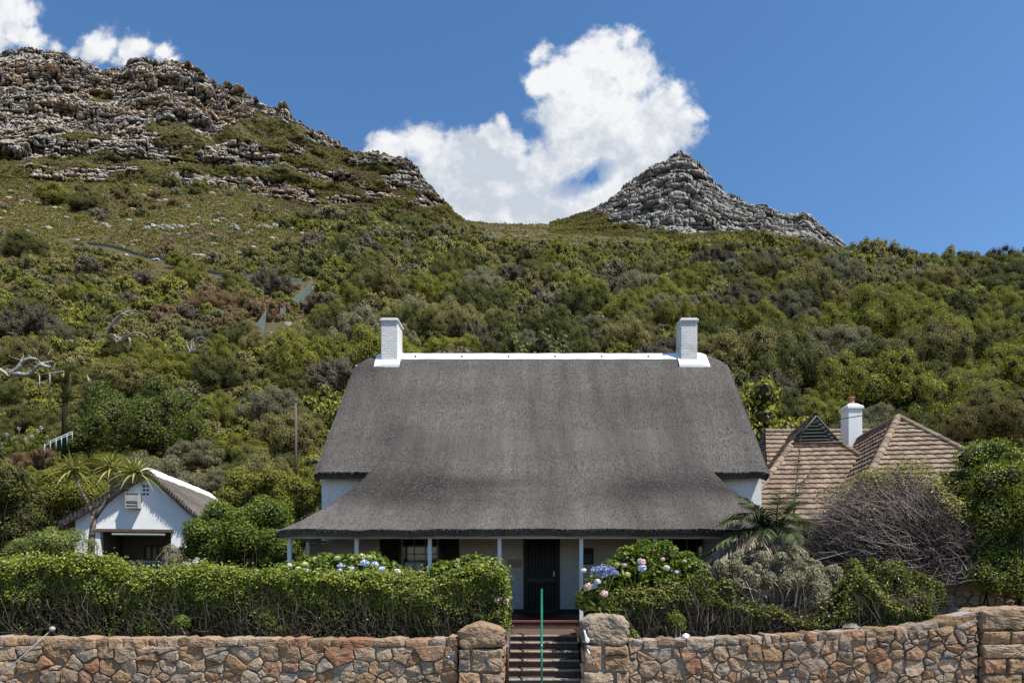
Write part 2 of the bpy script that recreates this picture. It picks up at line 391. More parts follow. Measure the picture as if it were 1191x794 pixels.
MAT['mortar'] = plain('grey mortar', (.27,.255,.235), .95, .3, 14, .1, .8)
MAT['mortar_dark'] = plain('buff deep mortar', (.20,.175,.145), .95, .35, 14, .1, .8)
MAT['concrete'] = plain('worn step concrete', (.25,.215,.175), .85, .3, 11, .15, .5)

def mat_brick(name, c1, c2, mort, scale=1.0, bw=.22, rh=.075, bmp=.5, msz=.012):
    m, nt, N, L, B = newmat(name)
    tcn = N.new('ShaderNodeTexCoord'); sp = N.new('ShaderNodeSeparateXYZ'); L.new(tcn.outputs['Object'], sp.inputs[0])
    ad = N.new('ShaderNodeMath'); ad.operation = 'ADD'; L.new(sp.outputs[0], ad.inputs[0]); L.new(sp.outputs[1], ad.inputs[1])
    cb = N.new('ShaderNodeCombineXYZ'); L.new(ad.outputs[0], cb.inputs[0]); L.new(sp.outputs[2], cb.inputs[1])
    b = N.new('ShaderNodeTexBrick'); L.new(cb.outputs[0], b.inputs[0]); b.inputs['Scale'].default_value = 1
    b.inputs['Brick Width'].default_value = bw; b.inputs['Row Height'].default_value = rh; b.inputs['Mortar Size'].default_value = msz
    b.inputs['Color1'].default_value = rgba(c1); b.inputs['Color2'].default_value = rgba(c2); b.inputs['Mortar'].default_value = rgba(mort)
    n = tex_noise(N, L, 12, 5, .6, tcn.outputs['Object'])
    c = mixc(N, L, .6, b.outputs[0], ramp_node(N, L, n, [(.3,(.75,.74,.73)),(.7,(1.08,1.08,1.08))]), 'MULTIPLY')
    L.new(c, B.inputs['Base Color']); so_ = tex_noise(N, L, 1.4, 6, .7, tcn.outputs['Object'], .5)
    c = mixc(N, L, .7, c, ramp_node(N, L, so_, [(.33,(.70,.69,.66)),(.47,(1,1,1))]), 'MULTIPLY'); L.new(c, B.inputs['Base Color'])
    B.inputs['Roughness'].default_value = .7; B.inputs['Specular IOR Level'].default_value = .25
    inv = N.new('ShaderNodeMath'); inv.operation = 'SUBTRACT'; inv.inputs[0].default_value = 1; L.new(b.outputs['Fac'], inv.inputs[1])
    s2 = N.new('ShaderNodeMath'); s2.operation = 'MULTIPLY_ADD'; L.new(n, s2.inputs[0]); s2.inputs[1].default_value = .5; L.new(inv.outputs[0], s2.inputs[2])
    bump(N, L, B, s2.outputs[0], bmp, .012)
    return m
MAT['white_brick'] = mat_brick('white painted brick', (.70,.70,.68), (.64,.64,.63), (.60,.60,.59), 1, .23, .085, .9)
MAT['riser_brick'] = mat_brick('red brown brick', (.11,.06,.042), (.085,.052,.038), (.11,.095,.08), 1, .23, .08)
MAT['wall_block'] = mat_brick('white washed block wall', (.74,.725,.70), (.73,.715,.69), (.69,.68,.66), 1, 1.25, .34, .15, .008)
MAT['plaster'] = plain('white plaster', (.72,.73,.73), .8, .06, 1.6, .2, .25)

def mat_tile():
    m, nt, N, L, B = newmat('brown roof tile')
    a = N.new('ShaderNodeAttribute'); a.attribute_name = 'tint'
    c = ramp_node(N, L, a.outputs['Fac'], [(0,(.115,.084,.06)),(.5,(.18,.133,.095)),(1,(.26,.195,.14))])
    n = tex_noise(N, L, 3.2, 6, .7, mapping(N, L))
    c = mixc(N, L, .75, c, ramp_node(N, L, n, [(.3,(.55,.53,.52)),(.5,(1,1,1)),(.72,(1.2,1.16,1.1))]), 'MULTIPLY')
    L.new(c, B.inputs['Base Color']); B.inputs['Roughness'].default_value = .8; B.inputs['Specular IOR Level'].default_value = .2
    bump(N, L, B, tex_noise(N, L, 40, 4, .6, mapping(N, L)), .4, .01)
    return m
MAT['tile'] = mat_tile()

def mat_rock(name, stops):
    m, nt, N, L, B = newmat(name)
    a = N.new('ShaderNodeAttribute'); a.attribute_name = 'tint'       # 0 scrub, 1 bare rock
    v = mapping(N, L); vs_ = mapping(N, L, (.9,.9,2.2))
    n1 = tex_noise(N, L, .045, 6, .65, vs_, .5); n2 = tex_noise(N, L, .5, 8, .72, vs_); n3 = tex_noise(N, L, 1.6, 6, .7, v)
    rc = ramp_node(N, L, n1, stops)
    rc = mixc(N, L, .9, rc, ramp_node(N, L, n2, [(.32,(.26,.25,.24)),(.46,(.9,.89,.88)),(.62,(1.35,1.35,1.33))]), 'MULTIPLY')
    gc = ramp_node(N, L, n3, [(.3,(.035,.036,.016)),(.5,(.075,.07,.032)),(.66,(.125,.10,.055)),(.8,(.17,.13,.085))])
    md = N.new('ShaderNodeMath'); md.operation = 'MULTIPLY_ADD'; L.new(n2, md.inputs[0]); md.inputs[1].default_value = .8; md.inputs[2].default_value = -.4
    ms = N.new('ShaderNodeMath'); ms.operation = 'ADD'; L.new(md.outputs[0], ms.inputs[0]); L.new(a.outputs['Fac'], ms.inputs[1])
    mr = N.new('ShaderNodeMapRange'); L.new(ms.outputs[0], mr.inputs[0]); mr.inputs[1].default_value = .38; mr.inputs[2].default_value = .58
    c = mixc(N, L, mr.outputs[0], gc, rc)
    L.new(c, B.inputs['Base Color']); B.inputs['Roughness'].default_value = .95; B.inputs['Specular IOR Level'].default_value = .08
    bump(N, L, B, n2, .9, .9)
    return m
MAT['rock'] = mat_rock('mountain rock and scrub', [(.32,(.22,.212,.20)),(.45,(.335,.315,.29)),(.56,(.35,.295,.235)),(.66,(.34,.24,.155)),(.76,(.34,.325,.30))])
MAT['rock_grey'] = mat_rock('grey crag rock and scrub', [(.32,(.17,.168,.163)),(.46,(.265,.26,.25)),(.60,(.29,.275,.255)),(.70,(.28,.225,.165)),(.8,(.31,.30,.285))])
def mat_hill():
    m, nt, N, L, B = newmat('hillside earth and scrub')
    v = mapping(N, L)
    n1 = tex_noise(N, L, .05, 6, .65, v, .4); n2 = tex_noise(N, L, 1.7, 9, .75, v); n3 = tex_noise(N, L, .012, 3, .5, v)
    gc = ramp_node(N, L, n2, [(.3,(.03,.028,.013)),(.45,(.075,.066,.030)),(.58,(.115,.09,.05)),(.7,(.19,.14,.09))])
    ec = ramp_node(N, L, n2, [(.3,(.14,.10,.07)),(.55,(.27,.19,.13)),(.75,(.36,.27,.2))])
    f = ramp_node(N, L, n1, [(.64,(0,0,0)),(.74,(1,1,1))])
    c = mixc(N, L, f, gc, ec)
    L.new(c, B.inputs['Base Color']); B.inputs['Roughness'].default_value = .95; B.inputs['Specular IOR Level'].default_value = .05
    bump(N, L, B, n2, .8, .5)
    return m
MAT['hill'] = mat_hill()
MAT['earth'] = plain('garden earth', (.10,.075,.05), .95, .35, 5, .1, .6)
MAT['asphalt'] = plain('asphalt', (.055,.055,.056), .9, .25, 25, .2, .5)
MAT['paving'] = plain('pavement slabs', (.24,.225,.21), .9, .2, 6, .2, .4)
MAT['kerb'] = plain('kerb stone', (.30,.29,.27), .9, .2, 8, .2, .3)
MAT['line'] = plain('road paint', (.75,.74,.70), .7, .1, 12)
MAT['rockgrey'] = MAT['rock']
MAT['pale_bush'] = leaf_mat('whitish everlasting bushes', [(.30,.29,.25),(.46,.45,.40),(.62,.61,.56)], .8, .1, .1, .1)
MAT['petal_blue'] = leaf_mat('blue petals', [(.38,.45,.66),(.52,.58,.75),(.66,.70,.82)], .6, .2, .2, .1)
MAT['petal_pink'] = leaf_mat('pink petals', [(.60,.38,.42),(.70,.52,.53),(.78,.66,.64)], .6, .2, .2, .1)
MAT['petal_white'] = leaf_mat('cream petals', [(.62,.58,.50),(.72,.69,.62),(.80,.78,.74)], .6, .2, .2, .1)
MAT['petal_lime'] = leaf_mat('lime young petals', [(.42,.46,.14),(.52,.55,.20),(.62,.62,.32)], .6, .2, .2, .1)
MAT['petal_agap'] = leaf_mat('agapanthus petals', [(.18,.22,.46),(.30,.34,.58),(.44,.47,.68)], .6, .2, .2, .1)
MAT['strap'] = leaf_mat('strap leaves', [(.08,.12,.02),(.15,.19,.035),(.26,.28,.07)], .4, .25, .4, .1)
MAT['palm_green'] = leaf_mat('palm leaflets', [(.05,.065,.028),(.09,.11,.045),(.16,.17,.08)], .45, .25, .25, .1)
MAT['palm_dry'] = leaf_mat('dry palm leaflets', [(.20,.16,.11),(.32,.27,.19),(.45,.39,.29)], .7, .15, .2, .1)
MAT['aloe'] = leaf_mat('aloe leaves', [(.13,.16,.045),(.21,.23,.06),(.36,.31,.11)], .45, .2, .25, .1)
MAT['aloe_trunk'] = plain('aloe bark', (.17,.13,.10), .8, .3, 9, .2, .6)

# ------------------------------------------------------------------ terrain
TY = np.array([15,24,32,45,60,80,110,150,190,240,300,350,420,520.])
TPX = np.array([0,130,260,400,480,535,600,680,740,790,900,975,1080,1191.])
TPY = np.array([
 #15   24   32   45   60   80   110  150  190  240  300  350  420  520
 [736, 690, 650, 545, 450, 388, 325, 275, 240, 213, 228, 240, 270, 300],
 [736, 690, 650, 545, 450, 390, 328, 278, 243, 215, 228, 240, 270, 300],
 [736, 690, 650, 550, 455, 396, 333, 284, 250, 222, 236, 246, 270, 300],
 [736, 690, 645, 552, 460, 402, 340, 296, 268, 247, 254, 262, 280, 310],
 [736, 690, 640, 554, 464, 406, 346, 305, 280, 263, 262, 268, 285, 320],
 [736, 690, 640, 556, 468, 408, 350, 312, 288, 272, 259, 256, 285, 320],
 [736, 690, 640, 558, 472, 410, 354, 318, 295, 277, 262, 264, 290, 330],
 [736, 690, 640, 560, 474, 412, 356, 322, 299, 279, 264, 262, 290, 330],
 [736, 690, 640, 560, 474, 412, 357, 323, 299, 281, 268, 255, 290, 330],
 [736, 690, 640, 560, 474, 412, 357, 323, 299, 284, 272, 265, 295, 335],
 [736, 690, 640, 560, 474, 412, 357, 321, 298, 289, 284, 286, 315, 350],
 [736, 690, 640, 560, 474, 412, 357, 321, 299, 296, 305, 318, 340, 370],
 [736, 690, 640, 560, 474, 412, 357, 324, 312, 322, 340, 350, 370, 390],
 [736, 690, 640, 558, 472, 410, 355, 324, 314, 328, 345, 355, 375, 395]], float)
TZ = EYE + (VY-TPY)/FPX*TY[None,:]
def zt(X, Y):
    X = np.asarray(X, float); Y = np.clip(np.asarray(Y, float), 15, 520)
    px = np.clip(VX+FPX*X/Y, 0, 1191)
    j = np.clip(np.searchsorted(TY, Y)-1, 0, len(TY)-2); fj = (Y-TY[j])/(TY[j+1]-TY[j])
    i = np.clip(np.searchsorted(TPX, px)-1, 0, len(TPX)-2); fi = (px-TPX[i])/(TPX[i+1]-TPX[i]); fi = fi*fi*(3-2*fi)
    z = (TZ[i,j]*(1-fi)+TZ[i+1,j]*fi)*(1-fj)+(TZ[i,j+1]*(1-fi)+TZ[i+1,j+1]*fi)*fj
    k = np.clip((Y-28)/60, 0, 1)
    q = np.stack([X/14, Y/14, np.zeros_like(X+Y)], -1)
    return z + fbm(q, 4, 5)*1.1*k
def ztf(X, Y): return float(zt(np.array([X]), np.array([Y]))[0])
def ground_hit(px, py, y0=26., y1=480.):
    """the terrain point seen along a line of sight"""
    ys = np.geomspace(y0, y1, 500); xs = (px-VX)/FPX*ys
    zz = zt(xs, ys); ray = EYE-(py-VY)/FPX*ys
    k = np.argmax(zz >= ray)
    return Vector((xs[k], ys[k], zz[k])) if zz[k] >= ray[k] else Vector((xs[-1], ys[-1], zz[-1]))

def grid_faces(r, c):
    i = np.arange(r*c).reshape(r, c)
    return np.stack([i[:-1,:-1], i[:-1,1:], i[1:,1:], i[1:,:-1]], -1).reshape(-1,4)
def build_hillside():
    pxs = np.concatenate([np.linspace(-900,-20,40), np.linspace(0,1191,200), np.linspace(1215,2100,40)])
    ys = np.geomspace(15.0, 520, 230)
    PX, YY = np.meshgrid(pxs, ys); X = (PX-VX)/FPX*YY
    Z = zt(X, YY)
    Z = np.where((np.abs(X) < 7.6) & (YY < 26.5), np.minimum(Z, 1.35), Z)      # the ground is level under the house and its path
    g = Geo(); g.add(np.stack([X,YY,Z],-1).reshape(-1,3), grid_faces(*X.shape), smooth=True)
    tag(g.build('hillside', MAT['hill']), kind='structure')
build_hillside()

RR = []            # sample points of scrubby mountain ground for the far scrub
def build_mountain(name, sky, base, ybase, ysky, rockfn, amp, step=1.15, rows=150, seed=0, cell=9., bands=4., mat='rock', tilt=-.42, bw=1.):
    """sky, base: lists of (px, py); a heightfield from its foot up to its skyline and down behind"""
    sx, sy = np.array(sky, float).T; bx, by = np.array(base, float).T
    pxs = np.arange(sx[0], sx[-1]+.1, step)
    st = np.interp(pxs, sx, sy); bt = np.interp(pxs, bx, by)
    yb = np.interp(pxs, *np.array(ybase, float).T); yk = np.interp(pxs, *np.array(ysky, float).T)
    s = np.linspace(0, 1, rows)[:,None]
    PY = bt+(st-bt)*(s**.92)
    wb = fbm(np.stack([np.broadcast_to(pxs/70., PY.shape), s*3+0*pxs, np.full(PY.shape, seed*1.)], -1), 4, seed+50)*.13+.05*fbm(np.stack([np.broadcast_to(pxs/16., PY.shape), s*9+0*pxs, np.full(PY.shape, seed*2.)], -1), 3, seed+51)
    q = (s+wb)*bands; fq = q-np.floor(q); stair = (np.floor(q)+np.clip((fq-.62)/.38, 0, 1)**1.3)/bands-wb
    S = np.clip(s*.25+stair*.75, 0, None); kb = np.clip((s-.06)/.2, 0, 1); S = s*(1-kb)+S*kb; Y = yb+(yk-yb)*S
    X = (pxs-VX)/FPX*Y; Z = EYE+(VY-PY)/FPX*Y
    P = np.stack([X, Y, Z], -1)
    mask = np.clip(rockfn(np.broadcast_to(pxs, PY.shape), PY, s, P), 0, 1)
    warp = np.stack([fbm(P/cell*.5, 3, seed+40+k) for k in range(3)], -1)*cell*np.array([.35,.35,.16])
    U = np.broadcast_to((pxs-VX)/FPX*float(np.mean(yk)), PY.shape); Q = (np.stack([U, P[...,1], P[...,2]], -1)+warp)*np.array([1,.05,1.0]); Q[...,2] += Q[...,0]*.02
    jx = fbm(P/cell*1.7, 3, seed+70)*cell*.16; jz = fbm(P/cell*1.3, 3, seed+73)*cell*.10
    v1, e1 = blocks(Q[...,0]+jx*1.6, Q[...,2]+jz*1.5, cell*1.7*bw, cell*1.25, seed)
    v2, e2 = blocks(Q[...,0]+jx, Q[...,2]+jz, cell*.75*bw, cell*.52, seed+9)
    v3, e3 = worley(Q/np.array([cell*.34,cell*.5,cell*.22]), seed+19)
    v4, e4 = worley(Q/np.array([cell*3.2,cell*4,cell*2.6]), seed+29)
    d = (v4-.5)*1.0 + (v1-.5)*1.3 + (v2-.5)*.85 + (v3-.5)*.30
    d -= .55*np.exp(-(e1/.05)**2)+.42*np.exp(-(e2/.09)**2)+.18*np.exp(-(e3/.10)**2)
    d = d*amp*(.10+.90*mask)*np.clip(s*14, 0, 1) + fbm(P/3., 5, seed+3, .6)*.6
    hz = np.sqrt(P[...,0]**2+P[...,1]**2); dirn = np.stack([-P[...,0]/hz, -P[...,1]/hz, np.full(hz.shape, tilt)], -1)
    Pd = P + d[...,None]*dirn
    s1, _ = worley(np.stack([P[-1,:,0]/(cell*.8), np.zeros(len(pxs)), np.zeros(len(pxs))],-1), seed+5); s2, _ = worley(np.stack([P[-1,:,0]/(cell*.3), np.zeros(len(pxs)), np.zeros(len(pxs))],-1), seed+6)
    fall = np.clip((s-.93)/.07, 0, 1)
    Pd[...,2] += fall*((s1-.4)*.55+(s2-.5)*.16)[None,:]*amp*.55*mask[-1][None,:]
    back = [Pd[-1]+np.array([0,25.,-6]), Pd[-1]+np.array([0,90.,-50])]
    V = np.concatenate([Pd, np.stack(back)], 0); T = np.concatenate([mask, mask[-1:], mask[-1:]], 0)
    g = Geo(); g.add(V.reshape(-1,3), grid_faces(V.shape[0], V.shape[1]), tint=T.ravel(), smooth=False)
    o = g.build(name, MAT[mat]); tag(o, kind='structure')
    veg = (mask < .35); RR.append(Pd[veg]); return o

LSKY = [(-420,120),(-200,70),(-60,52),(0,60),(12,57),(30,54),(52,57),(75,62),(95,71),(120,81),(140,80),(149,72),(165,68),(180,72),(190,68),(215,73),(232,79),(247,88),(252,98),(262,95),(280,99),(292,110),(304,120),(322,123),(332,123),(338,131),(350,139),(366,152),(395,166),(420,173),(445,177),(470,184),(487,193),(489,201),(497,211),(515,232),(540,256),(560,264)]
LBASE = [(-420,262),(0,228),(130,229),(260,237),(400,257),(480,268),(540,279),(560,282)]
def rock_left(px, py, s, P):
    n = fbm(P/np.array([45,45,22]), 4, 60)
    top = np.interp(px, [-420,0,60,140,200,260,300,340,400,440,500,560], [200,187,178,166,160,152,140,152,176,192,226,262])     # foot of the cliffs
    m = np.clip((top+fbm(np.stack([px/38., py/30., 0*px],-1), 3, 68)*26-py)/18+.4, 0, 1)+n*.75+fbm(P/np.array([16,16,8]), 3, 66)*.45
    for (cx, cy, rx, ry) in ((276,180,46,15),(294,215,44,11),(345,226,22,6),(140,196,30,5),(60,205,26,5),(210,205,18,5),(400,232,20,5),(440,226,16,6),(470,205,26,16),(500,232,24,10),(420,186,30,8),(60,168,60,10),(392,205,18,8)):
        k = 1-((px-cx)/rx)**2-((py-cy)/ry)**2
        m = np.maximum(m, np.clip(k*1.3+.25+n*.9+fbm(P/np.array([11,11,6]), 3, 67)*.8, 0, 1)*(k > -.6))
    m = np.maximum(m, np.clip(fbm(P/np.array([13,13,7]), 3, 69)*2.6-.55, 0, 1))
    # green shoulders among the crags
    for (cx, cy, rx, ry) in ((300,150,60,14),(200,150,38,9),(120,112,22,8),(385,182,34,9),(100,160,50,8)):
        k = 1-((px-cx)/rx)**2-((py-cy)/ry)**2
        m = m-np.clip(k, 0, 1)*1.0
    return m
build_mountain('mountain', LSKY, LBASE, [(-420,252),(0,256),(400,262),(540,290),(560,296)], [(-420,400),(0,405),(260,390),(400,360),(540,320),(560,318)], rock_left, 6.4, .95, 260, 3, 10., 4.2, 'rock', -.36, .62)
PSKY = [(640,259),(660,254),(680,246),(697,238),(708,230),(720,222),(738,210),(748,201),(755,195),(767,187),(774,184),(781,177),(790,173),(796,174),(803,178),(807,185),(819,195),(826,204),(834,213),(848,225),(862,233),(877,237),(890,236),(900,242),(915,246),(929,249),(934,246),(944,249),(950,255),(958,264),(976,279),(1000,300),(1030,322)]
PBASE = [(640,272),(700,282),(790,290),(900,296),(976,306),(1030,330)]
def rock_peak(px, py, s, P):
    n = fbm(P/np.array([40,40,18]), 4, 80)
    foot = np.interp(px, [640,680,720,760,800,860,920,976,1030], [240,248,262,276,282,280,284,300,330])
    return np.clip((foot-py)/20+.15, 0, 1)*1.05+n*.95
build_mountain('rocky_peak', PSKY, PBASE, [(640,262),(790,238),(900,230),(1030,232)], [(640,330),(720,345),(790,352),(900,318),(1030,300)], rock_peak, 3.6, .85, 200, 21, 9., 5., 'rock_grey', -.12, .7)

def sheet(name, x0,x1,y0,y1,z, mat, kind='structure'):
    g = Geo(); g.add([(x0,y0,z),(x1,y0,z),(x1,y1,z),(x0,y1,z)], np.array([[0,1,2,3]])); return tag(g.build(name, mat), kind=kind)
PAVE = .74
sheet('ground', -4000,4000,-4000,4000, -2.0, MAT['earth'])
sheet('verge', -400,400,-60,15.2, PAVE-.16, MAT['earth'])
sheet('road', -400,400,1.6,10.6, PAVE-.13, MAT['asphalt'])
g = Geo()
for k in range(-20,20): box(g, k*6., k*6.+2.4, 6.0,6.12, PAVE-.13, PAVE-.125)
tag(g.build('road_markings', MAT['line']), kind='structure')
g = Geo(); box(g, -400,400,10.76,13.2,PAVE-.3,PAVE); tag(g.build('pavement', MAT['paving']), kind='structure')
g = Geo()
for k in range(-60,60): box(g, k*1.0+.006, k*1.0+.994, 10.6,10.755,PAVE-.3,PAVE+.004)
tag(g.build('kerb', MAT['kerb'], bevel=.015), kind='structure')

# ------------------------------------------------------------------ stone walls
def clip_poly(poly, nx, ny, d):
    out = []
    for k in range(len(poly)):
        a = poly[k]; b = poly[(k+1) % len(poly)]
        sa = a[0]*nx+a[1]*ny-d; sb = b[0]*nx+b[1]*ny-d
        if sa <= 0: out.append(a)
        if (sa < 0 < sb) or (sb < 0 < sa):
            t = sa/(sa-sb); out.append((a[0]+(b[0]-a[0])*t, a[1]+(b[1]-a[1])*t))
    return out
def chaikin(p, n=2, q=.22):
    for _ in range(n):
        a = p; b = np.roll(p, -1, 0); p = np.stack([a*(1-q)+b*q, a*q+b*(1-q)], 1).reshape(-1,2)
    return p
def stone_block(g, poly, yf, depth, rng, gap=None, back=.05, dome=.25, rough=.016):
    p = np.array(poly); c = p.mean(0); r = np.linalg.norm(p-c, axis=1).mean()
    if gap is None: gap = rng.uniform(.005,.017)
    if r < .03: return
    p = c+(p-c)*np.clip(1-gap/np.linalg.norm(p-c, axis=1, keepdims=True)*1.3, .5, 1)
    # subdivide the edges so that the outline can be rough
    q = np.repeat(p, 3, 0); nx = np.roll(p, -1, 0)
    for k in range(3): q[k::3] = p+(nx-p)*k/3.
    p = chaikin(q, 2, .25)[::2]
    n = len(p); sd = rng.random()*50
    pn = np.stack([p[:,0]*11, p[:,1]*11, np.full(n, sd)], -1)
    p = p+np.stack([fbm(pn, 3, 3), fbm(pn+31, 3, 5)], -1)*min(.030, r*.16)
    tl = rng.normal(0, .07, 2); rings = []
    for k, dz in ((1.0,-back),(1.0,depth*.35),(.985,depth*.78),(.93,depth*.95),(.72,depth),(.42,depth*(1+dome*.3)),(.16,depth*(1+dome*.35))):
        rp = c+(p-c)*k
        d = np.full(n, dz)
        if dz > depth*.5:
            d = d+(rp-c)@tl
            e = np.stack([rp[:,0], rp[:,1], np.full(n, sd*.1)], -1)
            d = d+fbm(e*7, 4, 11, .6)*rough*2.4+np.abs(fbm(e*3.2, 3, 17))*rough*2.0
        rings.append(np.stack([rp[:,0], yf-d, rp[:,1]], -1))
    V = np.concatenate(rings+[np.array([[c[0], yf-depth*(1+dome*.35), c[1]]])])
    m = len(rings); i = np.arange(m*n).reshape(m, n); j = np.roll(i, -1, 1)
    F = [tuple(x) for x in np.stack([i[:-1], j[:-1], j[1:], i[1:]], -1).reshape(-1,4)]
    F += [(i[-1,k], j[-1,k], m*n) for k in range(n)]
    g.add(V, F, 0, rng.random(), False)
def rubble(g, x0, x1, ztop, zbot, yf, rng, rmin=.10, rmax=.30, top_h=.2, thick=.36, lean=0):
    # a coping course of flatter stones, then fitted rubble of mixed sizes below
    x = x0; cop = []
    while x < x1-.12:
        wd = min(rng.choice([.16,.22,.3,.38,.5,.6])*rng.uniform(.85,1.15), x1-x)
        if x1-x-wd < .15: wd = x1-x
        zt0, zt1 = ztop(x), ztop(x+wd); h = top_h*rng.uniform(.78,1.3)
        j = lambda s: rng.uniform(-s, s)
        poly = [(x, zt0-h+j(.02)), (x+wd*.5, zt0-h+j(.03)), (x+wd, zt1-h+j(.02)), (x+wd+j(.02), zt1-.03+j(.025)), (x+wd*.72, (zt0+zt1)/2+j(.02)), (x+wd*.3, (zt0+zt1)/2+.005+j(.02)), (x+j(.02), zt0-.03+j(.025))]
        stone_block(g, poly, yf+rng.uniform(-.015,.015), rng.uniform(.05,.085), rng, back=thick)
        x += wd
    lo = lambda X: ztop(X)-top_h*.84
    S = []; ax = 1.12; v = ztop(x0)-top_h; zz = max(ztop(x0), ztop(x1))-top_h
    while zz > zbot-.1:
        hh = rng.uniform(rmin*1.05, rmax*1.1); u = x0-rng.uniform(0,.3)
        while u < x1+.2:
            wd = hh*rng.uniform(.75,2.3); c_ = (u+wd/2, zz-hh/2+rng.normal(0,.028), hh*.5+rng.uniform(-.05,.06))
            if c_[1] < lo(c_[0])-.03: 
                if wd > hh*1.5 and rng.random() < .45:      # two thin stones instead of one
                    S.append((c_[0]-wd*.05, c_[1]+hh*.25, hh*.3)); S.append((c_[0]+wd*.05, c_[1]-hh*.25, hh*.3))
                else: S.append(c_)
            u += wd
        zz -= hh
    A = np.array(S)
    for (u, v, r) in S:
        R = 4*rmax
        poly = [(x0/ax, zbot), (x1/ax, zbot), (x1/ax, lo(x1)), (x0/ax, lo(x0))]
        top_l, top_r = max(x0, u-.6), min(x1, u+.6)
        poly = [(top_l/ax, zbot), (top_r/ax, zbot), (top_r/ax, lo(top_r)), (top_l/ax, lo(top_l))]
        for (a, b, c) in S:
            du, dv = (a-u)/ax, b-v
            dd = du*du+dv*dv
            if dd < 1e-9 or dd > R*R: continue
            nx, ny = du, dv
            d0 = ((a/ax)**2+b*b-c*c-((u/ax)**2+v*v-r*r))/2
            poly = clip_poly(poly, nx, ny, d0)
            if len(poly) < 3: break
        if len(poly) < 3: continue
        poly = [(p*ax, q) for p, q in poly]
        P = np.array(poly); ar = .5*abs(np.dot(P[:,0], np.roll(P[:,1],-1))-np.dot(P[:,1], np.roll(P[:,0],-1)))
        if ar < .006: continue
        stone_block(g, poly, yf+rng.uniform(-.02,.02), rng.uniform(.05,.10), rng)
def wall_core(name_parent, x0, x1, ztop, zbot, yf, thick, mat):
    g = Geo(); xs = np.arange(x0, x1+.01, .12); n = len(xs)
    zt_ = np.array([ztop(x) for x in xs])-.035+RNG.uniform(-.012,.012,n)
    P = np.stack([np.stack([xs, np.full(n, yf), np.full(n, zbot)],-1), np.stack([xs, np.full(n, yf), zt_],-1), np.stack([xs, np.full(n, yf+thick), zt_],-1), np.stack([xs, np.full(n, yf+thick), np.full(n, zbot)],-1)])
    g.add(P.reshape(-1,3), grid_faces(4, n)); m = 4*n
    g.F.append((np.array([[0, n, 2*n, 3*n], [n-1, 4*n-1, 3*n-1, 2*n-1]]), 0, False))
    return g.build('mortar', mat, name_parent)
def rock_cap(g, x0,x1,y0,y1,z0,z1, rng, dome=.5, seed=0, tint=.45, n=16, rough=.05, pw=2.2):
    """a quarry-faced block with a rounded top"""
    bm = bmesh.new(); bmesh.ops.create_cube(bm, size=2); bmesh.ops.subdivide_edges(bm, edges=bm.edges[:], cuts=n, use_grid_fill=True)
    V = np.array([v.co[:] for v in bm.verts]); F = [tuple(v.index for v in f.verts) for f in bm.faces]; bm.free()
    e = 9.; r = (np.abs(V)**e).sum(1)**(1/e); S = V/r[:,None]
    k = np.clip(S[:,2], 0, 1)
    S[:,2] = np.where(S[:,2] > 0, S[:,2]*(1-dome*(np.abs(S[:,0])**pw)), S[:,2])
    P = np.array([(x0+x1)/2,(y0+y1)/2,(z0+z1)/2])+S*np.array([(x1-x0)/2,(y1-y0)/2,(z1-z0)/2])
    q = P*6+seed*7.7
    P = P+S*(fbm(q, 5, seed, .6)*rough*1.3-np.abs(fbm(q*.6, 3, seed+4))*rough)[:,None]
    g.add(P, F, 0, tint)

srng = np.random.default_rng(5)
ltop = lambda X: zat(np.interp(VX+FPX*X/13.3, [-400,0,300,480,515,535], [742,740,741,742,741,738]), 13.3)
wl = empty('stone_wall', (-6.5,13.5,PAVE), 0, 'long rubble stone wall with flat coping stones running under the clipped green hedge', 'wall')
def rel(o, p):
    o.matrix_parent_inverse = p.matrix_basis.inverted() if hasattr(p, 'matrix_basis') else p.matrix_world.inverted(); return o
def child(o, p): o.parent = p; o.matrix_parent_inverse = p.matrix_basis.inverted(); return o
g = Geo(); rubble(g, -13.2, -1.62, ltop, .55, 13.3, srng); child(g.build('stones', MAT['stone']), wl)
child(wall_core(None, -13.4, -1.62, ltop, .5, 13.275, .42, MAT['mortar_dark']), wl)
rtop = lambda X: zat(np.interp(VX+FPX*X/13.3, [720,740,800,900,1000,1060,1090,1110,1140], [745,743,741,737,731,727,722,714,708]), 13.3)
wr = empty('stone_wall', (5,13.5,PAVE), 0, 'shorter rubble stone wall with pale mortar whose top climbs toward the ashlar pier', 'wall')
g = Geo(); rubble(g, 1.70, 8.45, rtop, .55, 13.3, srng, .10, .27); child(g.build('stones', MAT['stone']), wr)
child(wall_core(None, 1.70, 8.45, rtop, .5, 13.275, .42, MAT['mortar']), wr)

